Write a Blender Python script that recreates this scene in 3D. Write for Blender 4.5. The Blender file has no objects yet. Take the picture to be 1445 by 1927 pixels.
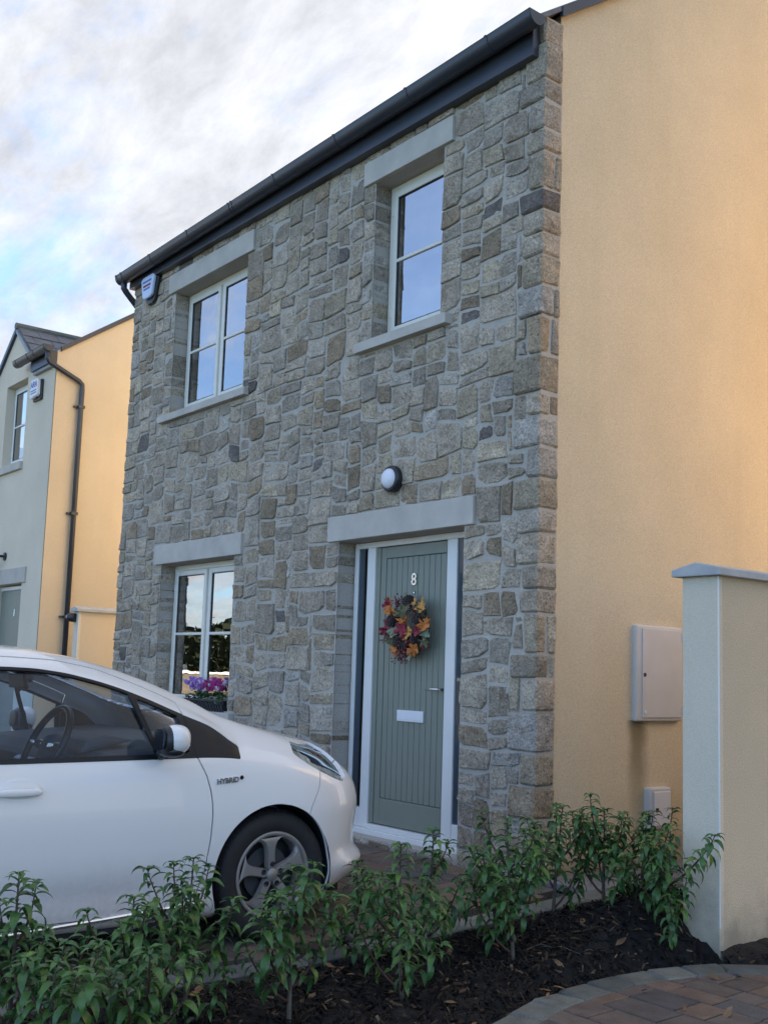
import bpy, bmesh, math, random
import numpy as np
from mathutils import Vector, Matrix, noise
random.seed(7)
PI = math.pi
scene = bpy.context.scene
C = scene.collection

# ------------------------------------------------------------------ camera
cam_pos = Vector((4.7, -4.887, 1.153))
yaw, pit, rol = math.radians(38.026), math.radians(7.034), math.radians(1.845)
fh = Vector((-math.cos(yaw), math.sin(yaw), 0)); rr = Vector((math.sin(yaw), math.cos(yaw), 0)); zz = Vector((0, 0, 1))
fw = fh*math.cos(pit) + zz*math.sin(pit); up = -fh*math.sin(pit) + zz*math.cos(pit)
R_ = rr*math.cos(rol) + up*math.sin(rol); U_ = -rr*math.sin(rol) + up*math.cos(rol)
cd = bpy.data.cameras.new('camera'); cam = bpy.data.objects.new('camera', cd); C.objects.link(cam)
M3 = Matrix((R_, U_, -fw)).transposed()
cam.matrix_world = Matrix.Translation(cam_pos) @ M3.to_4x4()
cd.sensor_fit = 'VERTICAL'; cd.sensor_height = 36.0; cd.sensor_width = 27.0
cd.lens = 36.0*2057/1927
cd.shift_y = 50.0/1927; cd.shift_x = -2.2/1927
cd.clip_start = 0.05; cd.clip_end = 2000
scene.camera = cam

# ------------------------------------------------------------------ sky and sun
SUN_EL = math.radians(22); SUN_AZ = Vector((-0.45, 0.893, 0)).normalized()
sun_dir = Vector((SUN_AZ.x*math.cos(SUN_EL), SUN_AZ.y*math.cos(SUN_EL), math.sin(SUN_EL)))
w = bpy.data.worlds.new('World'); scene.world = w; w.use_nodes = True
nt = w.node_tree; nt.nodes.clear()
def N(nt, t, **kw):
    n = nt.nodes.new(t)
    for k, v in kw.items(): setattr(n, k, v)
    return n
out = N(nt, 'ShaderNodeOutputWorld'); bg = N(nt, 'ShaderNodeBackground')
SKY_STRENGTH = 0.09
bg.inputs['Strength'].default_value = SKY_STRENGTH
sky = N(nt, 'ShaderNodeTexSky', sky_type='NISHITA'); sky.sun_disc = False
sky.sun_elevation = SUN_EL; sky.sun_rotation = math.atan2(SUN_AZ.x, SUN_AZ.y)
sky.air_density = 1.0; sky.dust_density = 0.0; sky.ozone_density = 3.0
tc = N(nt, 'ShaderNodeTexCoord'); sep = N(nt, 'ShaderNodeSeparateXYZ'); nt.links.new(tc.outputs['Generated'], sep.inputs[0])
def math_n(nt, op, a, b=None, clamp=False):
    n = N(nt, 'ShaderNodeMath', operation=op); n.use_clamp = clamp
    for i, v in enumerate((a, b)):
        if v is None: continue
        if isinstance(v, (int, float)): n.inputs[i].default_value = v
        else: nt.links.new(v, n.inputs[i])
    return n.outputs[0]
zden = math_n(nt, 'ADD', math_n(nt, 'MAXIMUM', sep.outputs['Z'], 0.0), 0.22)
comb = N(nt, 'ShaderNodeCombineXYZ')
nt.links.new(math_n(nt, 'DIVIDE', sep.outputs['X'], zden), comb.inputs[0])
nt.links.new(math_n(nt, 'DIVIDE', sep.outputs['Y'], zden), comb.inputs[1])
def wnoise(scale, det, rough, dist, off, stretch=(1,1,1), rot=0.0):
    mp = N(nt, 'ShaderNodeMapping'); mp.inputs['Location'].default_value = off; mp.inputs['Scale'].default_value = stretch; mp.inputs['Rotation'].default_value = (0, 0, rot)
    nt.links.new(comb.outputs[0], mp.inputs[0])
    n = N(nt, 'ShaderNodeTexNoise'); n.inputs['Scale'].default_value = scale; n.inputs['Detail'].default_value = det
    n.inputs['Roughness'].default_value = rough; n.inputs['Distortion'].default_value = dist
    nt.links.new(mp.outputs[0], n.inputs['Vector']); return n.outputs['Fac']
n1 = wnoise(1.9, 9, 0.64, 0.15, (3.1, 0.4, 0)); n2 = wnoise(7.0, 8, 0.66, 0.3, (0, 4, 2), (1, 2.2, 1), 0.5); n3 = wnoise(0.55, 2, 0.5, 0, (1.3, 2.2, 0))
# a cloud field that thickens towards the sun's side of the sky, clear blue opposite
dt = N(nt, 'ShaderNodeVectorMath', operation='DOT_PRODUCT'); nt.links.new(tc.outputs['Generated'], dt.inputs[0]); dt.inputs[1].default_value = (-0.10, 0.72, 0.68)
side = math_n(nt, 'MULTIPLY_ADD', dt.outputs['Value'], 0.42)
nt.nodes[-1].inputs[2].default_value = -0.03
lowc = math_n(nt, 'MULTIPLY', math_n(nt, 'MAXIMUM', math_n(nt, 'SUBTRACT', 0.20, sep.outputs['Z']), 0.0), 1.9)
dens = math_n(nt, 'ADD', lowc, math_n(nt, 'ADD', math_n(nt, 'ADD', math_n(nt, 'MULTIPLY', n1, 0.9), math_n(nt, 'MULTIPLY', n2, 0.42)), math_n(nt, 'ADD', side, math_n(nt, 'MULTIPLY', n3, 0.25))))
ramp = N(nt, 'ShaderNodeMapRange'); ramp.interpolation_type = 'SMOOTHSTEP'
ramp.inputs['From Min'].default_value = 0.72; ramp.inputs['From Max'].default_value = 1.08
nt.links.new(dens, ramp.inputs['Value'])
# cloud brightness: grey bellies, brighter thin edges and towards the sun
dsun = N(nt, 'ShaderNodeVectorMath', operation='DOT_PRODUCT'); nt.links.new(tc.outputs['Generated'], dsun.inputs[0]); dsun.inputs[1].default_value = sun_dir
glow = math_n(nt, 'POWER', math_n(nt, 'MAXIMUM', dsun.outputs['Value'], 0.0), 5.0)
cshade = N(nt, 'ShaderNodeMapRange'); cshade.inputs['From Min'].default_value = 0.35; cshade.inputs['From Max'].default_value = 0.68
cshade.inputs['To Min'].default_value = 1.20; cshade.inputs['To Max'].default_value = 0.78
nt.links.new(wnoise(4.2, 9, 0.66, 0.2, (7.7, 1.1, 0), (1.0, 2.1, 1), 0.5), cshade.inputs['Value'])
# front-lit clouds away from the sun are whiter than the back-lit ones around it
flit = math_n(nt, 'MULTIPLY', math_n(nt, 'SUBTRACT', 0.55, dsun.outputs['Value']), 0.62)
flit = math_n(nt, 'MAXIMUM', flit, 0.0)
cb = math_n(nt, 'MULTIPLY', cshade.outputs[0], math_n(nt, 'ADD', math_n(nt, 'ADD', math_n(nt, 'MULTIPLY', glow, 0.30), 1.0), flit))
cc = N(nt, 'ShaderNodeMix', data_type='RGBA', blend_type='MULTIPLY'); cc.inputs['Factor'].default_value = 1
CLOUD = 1.62
cc.inputs['A'].default_value = (CLOUD*0.985, CLOUD*0.985, CLOUD*1.0, 1)
nt.links.new(cb, cc.inputs['B'])
mx = N(nt, 'ShaderNodeMix', data_type='RGBA'); nt.links.new(math_n(nt, 'ADD', math_n(nt, 'MULTIPLY', ramp.outputs[0], 0.66), 0.30), mx.inputs['Factor'])
sk = N(nt, 'ShaderNodeMix', data_type='RGBA', blend_type='MULTIPLY'); sk.inputs['Factor'].default_value = 1; sk.inputs['B'].default_value = (0.35, 0.57, 0.78, 1); nt.links.new(sky.outputs[0], sk.inputs['A'])
nt.links.new(sk.outputs['Result'], mx.inputs['A']); nt.links.new(cc.outputs['Result'], mx.inputs['B'])
nt.links.new(mx.outputs['Result'], bg.inputs['Color']); nt.links.new(bg.outputs[0], out.inputs[0])
sl = bpy.data.lights.new('sun', 'SUN'); sl.energy = 5.0; sl.angle = math.radians(0.5); sl.color = (1.0, 0.87, 0.70)
so = bpy.data.objects.new('sun', sl); C.objects.link(so); so.location = (-20, 40, 30)
so.rotation_euler = sun_dir.to_track_quat('Z', 'Y').to_euler()
scene.view_settings.view_transform = 'Standard'; scene.view_settings.look = 'None'
scene.view_settings.gamma = 1; scene.view_settings.use_curve_mapping = False
scene.view_settings.exposure = 2.48
scene.cycles.max_bounces = 10; scene.cycles.transparent_max_bounces = 16; scene.cycles.diffuse_bounces = 5

# ------------------------------------------------------------------ helpers
def wm(o):
    m = o.matrix_basis.copy()
    if o.parent: m = wm(o.parent) @ o.matrix_parent_inverse @ m
    return m
def setp(o, parent):
    if parent is not None:
        o.parent = parent; o.matrix_parent_inverse = wm(parent).inverted()
def tag(o, label=None, cat=None, group=None, kind=None):
    if label: o['label'] = label
    if cat: o['category'] = cat
    if group: o['group'] = group
    if kind: o['kind'] = kind
    return o
def empty(name, loc, label=None, cat=None, group=None):
    o = bpy.data.objects.new(name, None); o.empty_display_size = 0.2; C.objects.link(o); o.location = loc
    return tag(o, label, cat, group)
class MB:
    def __init__(s): s.v = []; s.f = []; s.tone = None
    def add(s, vs, fs):
        b = len(s.v); s.v += [tuple(v) for v in vs]; s.f += [tuple(i+b for i in f) for f in fs]; return s
    def box(s, x0, x1, y0, y1, z0, z1):
        return s.add([(x0,y0,z0),(x1,y0,z0),(x1,y1,z0),(x0,y1,z0),(x0,y0,z1),(x1,y0,z1),(x1,y1,z1),(x0,y1,z1)],
                     [(0,3,2,1),(4,5,6,7),(0,1,5,4),(1,2,6,5),(2,3,7,6),(3,0,4,7)])
    def quad(s, a, b, c, d): return s.add([a,b,c,d], [(0,1,2,3)])
    def tube(s, pts, r, n=10, caps=True):
        pts = [Vector(p) for p in pts]; m = len(pts); vs = []; fs = []
        rs = r if isinstance(r, (list, tuple)) else [r]*m
        prev = None
        for i, p in enumerate(pts):
            t = (pts[min(i+1, m-1)] - pts[max(i-1, 0)]).normalized()
            a = prev - t*prev.dot(t) if prev is not None else (Vector((0,0,1)) if abs(t.z) < .9 else Vector((1,0,0))).cross(t)
            a.normalize(); prev = a; b = t.cross(a)
            for k in range(n):
                th = 2*PI*k/n; vs.append(p + (a*math.cos(th) + b*math.sin(th))*rs[i])
        for i in range(m-1):
            for k in range(n): fs.append((i*n+k, i*n+(k+1)%n, (i+1)*n+(k+1)%n, (i+1)*n+k))
        if caps: fs.append(tuple(range(n))[::-1]); fs.append(tuple((m-1)*n+k for k in range(n)))
        return s.add(vs, fs)
    def lathe(s, prof, origin, axis, n=32):
        axis = Vector(axis).normalized(); a = (Vector((0,0,1)) if abs(axis.z) < .9 else Vector((1,0,0))).cross(axis).normalized(); b = axis.cross(a); o = Vector(origin)
        vs = []; fs = []
        for (r, h) in prof:
            for k in range(n):
                th = 2*PI*k/n; vs.append(o + axis*h + (a*math.cos(th)+b*math.sin(th))*r)
        for i in range(len(prof)-1):
            for k in range(n): fs.append((i*n+k, i*n+(k+1)%n, (i+1)*n+(k+1)%n, (i+1)*n+k))
        return s.add(vs, fs)
    def prism(s, poly, fn, t):            # poly: 2-D outline; fn(u, v, w) -> point, w in 0..t
        n = len(poly); vs = [fn(u, v, 0) for u, v in poly] + [fn(u, v, t) for u, v in poly]
        fs = [tuple(range(n))[::-1], tuple(range(n, 2*n))] + [(i, (i+1)%n, n+(i+1)%n, n+i) for i in range(n)]
        return s.add(vs, fs)
    def mesh(s, name, smooth=False):
        me = bpy.data.meshes.new(name); me.from_pydata(s.v, [], s.f); me.validate()
        if smooth: me.shade_smooth()
        return me
    def build(s, name, mat, parent=None, smooth=False, bevel=0, fix=True, at=None):
        if at is not None:
            s.v = [(x-at[0], y-at[1], z-at[2]) for x, y, z in s.v]
        me = s.mesh(name, smooth); me.materials.append(mat)
        if fix:
            bm = bmesh.new(); bm.from_mesh(me); bmesh.ops.recalc_face_normals(bm, faces=bm.faces); bm.to_mesh(me); bm.free()
        o = bpy.data.objects.new(name, me); C.objects.link(o)
        if at is not None: o.location = at
        setp(o, parent)
        if bevel:
            b = o.modifiers.new('bevel', 'BEVEL'); b.width = bevel; b.segments = 2; b.limit_method = 'ANGLE'; b.angle_limit = math.radians(40)
            if smooth is False:
                for p in me.polygons: p.use_smooth = False
        return o
def smooth_angle(o, deg=35):
    me = o.data; me.shade_smooth()
    bm = bmesh.new(); bm.from_mesh(me)
    for e in bm.edges:
        if len(e.link_faces) == 2 and e.calc_face_angle(0) > math.radians(deg): e.smooth = False
    bm.to_mesh(me); bm.free()
    return o
def text_obj(body, size, mat, name, origin, xdir, ydir, depth, parent=None, align='CENTER', bold=0.0):
    cu = bpy.data.curves.new(name, 'FONT'); cu.body = body; cu.size = size; cu.extrude = depth; cu.align_x = align; cu.align_y = 'CENTER'; cu.offset = bold
    cu.resolution_u = 4
    tmp = bpy.data.objects.new('tmp', cu); C.objects.link(tmp)
    dg = bpy.context.evaluated_depsgraph_get(); me = bpy.data.meshes.new_from_object(tmp.evaluated_get(dg))
    bpy.data.objects.remove(tmp); bpy.data.curves.remove(cu)
    X = Vector(xdir).normalized(); Y = Vector(ydir).normalized(); Z = X.cross(Y)
    m = Matrix((X, Y, Z)).transposed().to_4x4(); m.translation = Vector(origin)
    me.transform(m); me.materials.clear(); me.materials.append(mat); me.name = name
    o = bpy.data.objects.new(name, me); C.objects.link(o); setp(o, parent); return o
def interp(x, pts):
    xs, ys = zip(*pts); return float(np.interp(x, xs, ys))

# ------------------------------------------------------------------ materials
def new_mat(name):
    m = bpy.data.materials.new(name); m.use_nodes = True; nt = m.node_tree
    return m, nt, nt.nodes['Principled BSDF']
def pos_vec(nt, scale=(1,1,1)):
    g = N(nt, 'ShaderNodeNewGeometry'); mp = N(nt, 'ShaderNodeMapping'); mp.inputs['Scale'].default_value = scale
    nt.links.new(g.outputs['Position'], mp.inputs[0]); return mp.outputs[0]
def noise_n(nt, scale, detail=4, rough=0.55, vec=None, dist=0.0):
    n = N(nt, 'ShaderNodeTexNoise'); n.inputs['Scale'].default_value = scale; n.inputs['Detail'].default_value = detail
    n.inputs['Roughness'].default_value = rough; n.inputs['Distortion'].default_value = dist
    nt.links.new(vec if vec is not None else pos_vec(nt), n.inputs['Vector']); return n.outputs['Fac']
def maprange(nt, v, a, b, c, d, smooth=False):
    n = N(nt, 'ShaderNodeMapRange'); nt.links.new(v, n.inputs['Value'])
    if smooth: n.interpolation_type = 'SMOOTHSTEP'
    for k, x in zip(('From Min','From Max','To Min','To Max'), (a,b,c,d)): n.inputs[k].default_value = x
    return n.outputs[0]
def mix_c(nt, fac, a, b, mode='MIX'):
    n = N(nt, 'ShaderNodeMix', data_type='RGBA', blend_type=mode)
    for k, v in (('Factor', fac), ('A', a), ('B', b)):
        if isinstance(v, (int, float)): n.inputs[k].default_value = v
        elif isinstance(v, tuple): n.inputs[k].default_value = (*v, 1) if len(v) == 3 else v
        else: nt.links.new(v, n.inputs[k])
    return n.outputs['Result']
def bump_n(nt, h, strength, dist, normal=None):
    b = N(nt, 'ShaderNodeBump'); b.inputs['Strength'].default_value = strength; b.inputs['Distance'].default_value = dist
    nt.links.new(h, b.inputs['Height'])
    if normal is not None: nt.links.new(normal, b.inputs['Normal'])
    return b.outputs[0]
def basic(name, col, rough=0.5, metal=0.0, var=0.08, vscale=6, bump=0.0, bscale=60, bdist=0.003, coat=0.0, spec=0.5):
    m, nt, p = new_mat(name)
    p.inputs['Roughness'].default_value = rough; p.inputs['Metallic'].default_value = metal
    p.inputs['Coat Weight'].default_value = coat; p.inputs['Coat Roughness'].default_value = 0.05; p.inputs['Specular IOR Level'].default_value = spec
    f = maprange(nt, noise_n(nt, vscale, 5), 0.25, 0.75, 1-var, 1+var)
    nt.links.new(mix_c(nt, 1.0, col, f, 'MULTIPLY'), p.inputs['Base Color'])
    if bump: nt.links.new(bump_n(nt, noise_n(nt, bscale, 5), bump, bdist), p.inputs['Normal'])
    return m
def mat_stone():
    m, nt, p = new_mat('rubble_stone')
    at = N(nt, 'ShaderNodeAttribute'); at.attribute_name = 'tone'
    big = maprange(nt, noise_n(nt, 5.5, 5, 0.6), 0.3, 0.7, 0.78, 1.22)
    c = mix_c(nt, 1.0, at.outputs['Color'], big, 'MULTIPLY')
    st = maprange(nt, noise_n(nt, 9.0, 6, 0.70, dist=0.8), 0.51, 0.66, 0.0, 0.50, True)
    c = mix_c(nt, st, c, (0.235, 0.172, 0.108))
    st2 = maprange(nt, noise_n(nt, 14.0, 6, 0.7, dist=0.6), 0.56, 0.70, 0.0, 0.55, True)
    c = mix_c(nt, st2, c, (0.37, 0.335, 0.27))
    speck = maprange(nt, noise_n(nt, 70, 5, 0.75), 0.35, 0.66, 0.60, 1.36)
    c = mix_c(nt, 1.0, c, speck, 'MULTIPLY')
    pits = maprange(nt, noise_n(nt, 42, 3, 0.6), 0.60, 0.70, 1.0, 0.45, True)
    c = mix_c(nt, 1.0, c, pits, 'MULTIPLY')
    nt.links.new(c, p.inputs['Base Color']); p.inputs['Roughness'].default_value = 0.92; p.inputs['Specular IOR Level'].default_value = 0.25
    b1 = bump_n(nt, noise_n(nt, 17, 7, 0.68, dist=0.7), 1.0, 0.045)
    b2 = bump_n(nt, noise_n(nt, 60, 4, 0.65), 0.8, 0.008, b1)
    nt.links.new(b2, p.inputs['Normal']); return m
def mat_mortar():
    m, nt, p = new_mat('mortar')
    c = mix_c(nt, maprange(nt, noise_n(nt, 3, 5), .3, .7, 0, 1), (0.40, 0.37, 0.325), (0.47, 0.44, 0.39))
    c = mix_c(nt, 1.0, c, maprange(nt, noise_n(nt, 120, 3), .3, .7, .82, 1.15), 'MULTIPLY')
    nt.links.new(c, p.inputs['Base Color']); p.inputs['Roughness'].default_value = 0.95
    nt.links.new(bump_n(nt, noise_n(nt, 45, 5, 0.7), 0.7, 0.008), p.inputs['Normal']); return m
def mat_render(name, col, stain=None, base=True, speck=.22):
    m, nt, p = new_mat(name)
    v = maprange(nt, noise_n(nt, 0.9, 5, 0.6), .3, .7, .93, 1.07)
    c = mix_c(nt, 1.0, col, v, 'MULTIPLY')
    c = mix_c(nt, 1.0, c, maprange(nt, noise_n(nt, 170, 3, 0.7), .3, .7, 1-speck, 1+speck), 'MULTIPLY')
    vs = pos_vec(nt, (3.0, 3.0, 0.25))
    c = mix_c(nt, maprange(nt, noise_n(nt, 1.0, 4, 0.6, vs), .52, .78, 0, .09, True), c, (col[0]*.6, col[1]*.56, col[2]*.5))
    if base:                                   # splash dirt near the ground
        g = N(nt, 'ShaderNodeNewGeometry'); s = N(nt, 'ShaderNodeSeparateXYZ'); nt.links.new(g.outputs['Position'], s.inputs[0])
        zf = math_n(nt, 'ADD', s.outputs['Z'], math_n(nt, 'MULTIPLY', noise_n(nt, 7, 5), -0.5))
        c = mix_c(nt, maprange(nt, zf, -0.38, -0.02, 0.72, 0.0, True), c, (0.20, 0.185, 0.15))
    if stain:
        c = stain(nt, c)
    nt.links.new(c, p.inputs['Base Color']); p.inputs['Roughness'].default_value = 0.93; p.inputs['Specular IOR Level'].default_value = 0.2
    nt.links.new(bump_n(nt, noise_n(nt, 150, 3, 0.6), 0.55, 0.006), p.inputs['Normal']); return m
def drip_stain(nt, c):                         # dirty run below the meter cabinet
    g = N(nt, 'ShaderNodeNewGeometry'); s = N(nt, 'ShaderNodeSeparateXYZ'); nt.links.new(g.outputs['Position'], s.inputs[0])
    wob = math_n(nt, 'MULTIPLY', noise_n(nt, 5, 3), 0.10)
    yy = math_n(nt, 'ADD', s.outputs['Y'], wob)
    d = math_n(nt, 'ABSOLUTE', math_n(nt, 'SUBTRACT', yy, 1.025))
    a = maprange(nt, d, 0.015, 0.13, 1, 0, True)
    zt = maprange(nt, s.outputs['Z'], 0.25, 0.86, 0.25, 1.0); zc = math_n(nt, 'LESS_THAN', s.outputs['Z'], 0.90); z0 = math_n(nt, 'GREATER_THAN', s.outputs['Z'], 0.1)
    f = math_n(nt, 'MULTIPLY', math_n(nt, 'MULTIPLY', a, zt), math_n(nt, 'MULTIPLY', zc, z0))
    f = math_n(nt, 'MULTIPLY', f, 0.85)
    return mix_c(nt, f, c, (0.16, 0.125, 0.055))
def mat_glass(name, ior=1.9, tint=(0.75, 0.8, 0.8), rough=0.0):
    m, nt, p = new_mat(name); nt.nodes.remove(p); o = nt.nodes['Material Output']
    tr = N(nt, 'ShaderNodeBsdfTransparent'); tr.inputs[0].default_value = (*tint, 1)
    gl = N(nt, 'ShaderNodeBsdfGlossy'); gl.inputs['Roughness'].default_value = rough; gl.inputs[0].default_value = (1,1,1,1)
    fr = N(nt, 'ShaderNodeFresnel'); fr.inputs['IOR'].default_value = ior
    nb = bump_n(nt, noise_n(nt, 2.0, 2), 0.07, 0.02); nt.links.new(nb, gl.inputs['Normal'])
    mxs = N(nt, 'ShaderNodeMixShader'); nt.links.new(fr.outputs[0], mxs.inputs[0]); nt.links.new(tr.outputs[0], mxs.inputs[1]); nt.links.new(gl.outputs[0], mxs.inputs[2])
    nt.links.new(mxs.outputs[0], o.inputs[0]); return m
def mat_leaf(name, cols, rough=0.38, trans=0.25):
    m, nt, p = new_mat(name)
    oi = N(nt, 'ShaderNodeObjectInfo'); cr = N(nt, 'ShaderNodeValToRGB'); nt.links.new(oi.outputs['Random'], cr.inputs[0])
    el = cr.color_ramp.elements
    while len(el) < len(cols): el.new(0.5)
    for i, c in enumerate(cols): el[i].position = i/(len(cols)-1); el[i].color = (*c, 1)
    c = mix_c(nt, 1.0, cr.outputs[0], maprange(nt, noise_n(nt, 60, 3), .3, .7, .8, 1.2), 'MULTIPLY')
    nt.links.new(c, p.inputs['Base Color']); p.inputs['Roughness'].default_value = rough
    tl = N(nt, 'ShaderNodeBsdfTranslucent'); nt.links.new(c, tl.inputs[0]); o = nt.nodes['Material Output']
    ms = N(nt, 'ShaderNodeMixShader'); ms.inputs[0].default_value = trans
    nt.links.new(p.outputs[0], ms.inputs[1]); nt.links.new(tl.outputs[0], ms.inputs[2]); nt.links.new(ms.outputs[0], o.inputs[0])
    return m
def mat_attr(name, attr, rough=0.85, bscale=70, bstr=0.5, bdist=0.006, amp=0.25, spec=0.3):
    m, nt, p = new_mat(name); at = N(nt, 'ShaderNodeAttribute'); at.attribute_name = attr
    c = mix_c(nt, 1.0, at.outputs['Color'], maprange(nt, noise_n(nt, 9, 6, .65), .3, .7, 1-amp, 1+amp), 'MULTIPLY')
    c = mix_c(nt, 1.0, c, maprange(nt, noise_n(nt, 180, 3, .65), .3, .7, .75, 1.25), 'MULTIPLY')
    nt.links.new(c, p.inputs['Base Color']); p.inputs['Roughness'].default_value = rough; p.inputs['Specular IOR Level'].default_value = spec
    nt.links.new(bump_n(nt, noise_n(nt, bscale, 5), bstr, bdist), p.inputs['Normal']); return m
def mat_carpaint():
    m, nt, p = new_mat('white_car_paint')
    g = N(nt, 'ShaderNodeNewGeometry'); s = N(nt, 'ShaderNodeSeparateXYZ'); nt.links.new(g.outputs['Position'], s.inputs[0])
    zf = math_n(nt, 'ADD', s.outputs['Z'], math_n(nt, 'MULTIPLY', noise_n(nt, 4, 6, .65), -0.22))
    dirt = maprange(nt, zf, -0.12, 0.28, 0.5, 0.0, True)
    dirt = math_n(nt, 'MULTIPLY', dirt, maprange(nt, noise_n(nt, 40, 5, .7), .3, .7, .6, 1.25))
    c = mix_c(nt, dirt, (0.78, 0.78, 0.775), (0.30, 0.27, 0.23))
    nt.links.new(c, p.inputs['Base Color']); p.inputs['Roughness'].default_value = 0.32
    p.inputs['Coat Weight'].default_value = 1.0; p.inputs['Coat Roughness'].default_value = 0.025; p.inputs['Specular IOR Level'].default_value = 0.4
    return m
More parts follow.
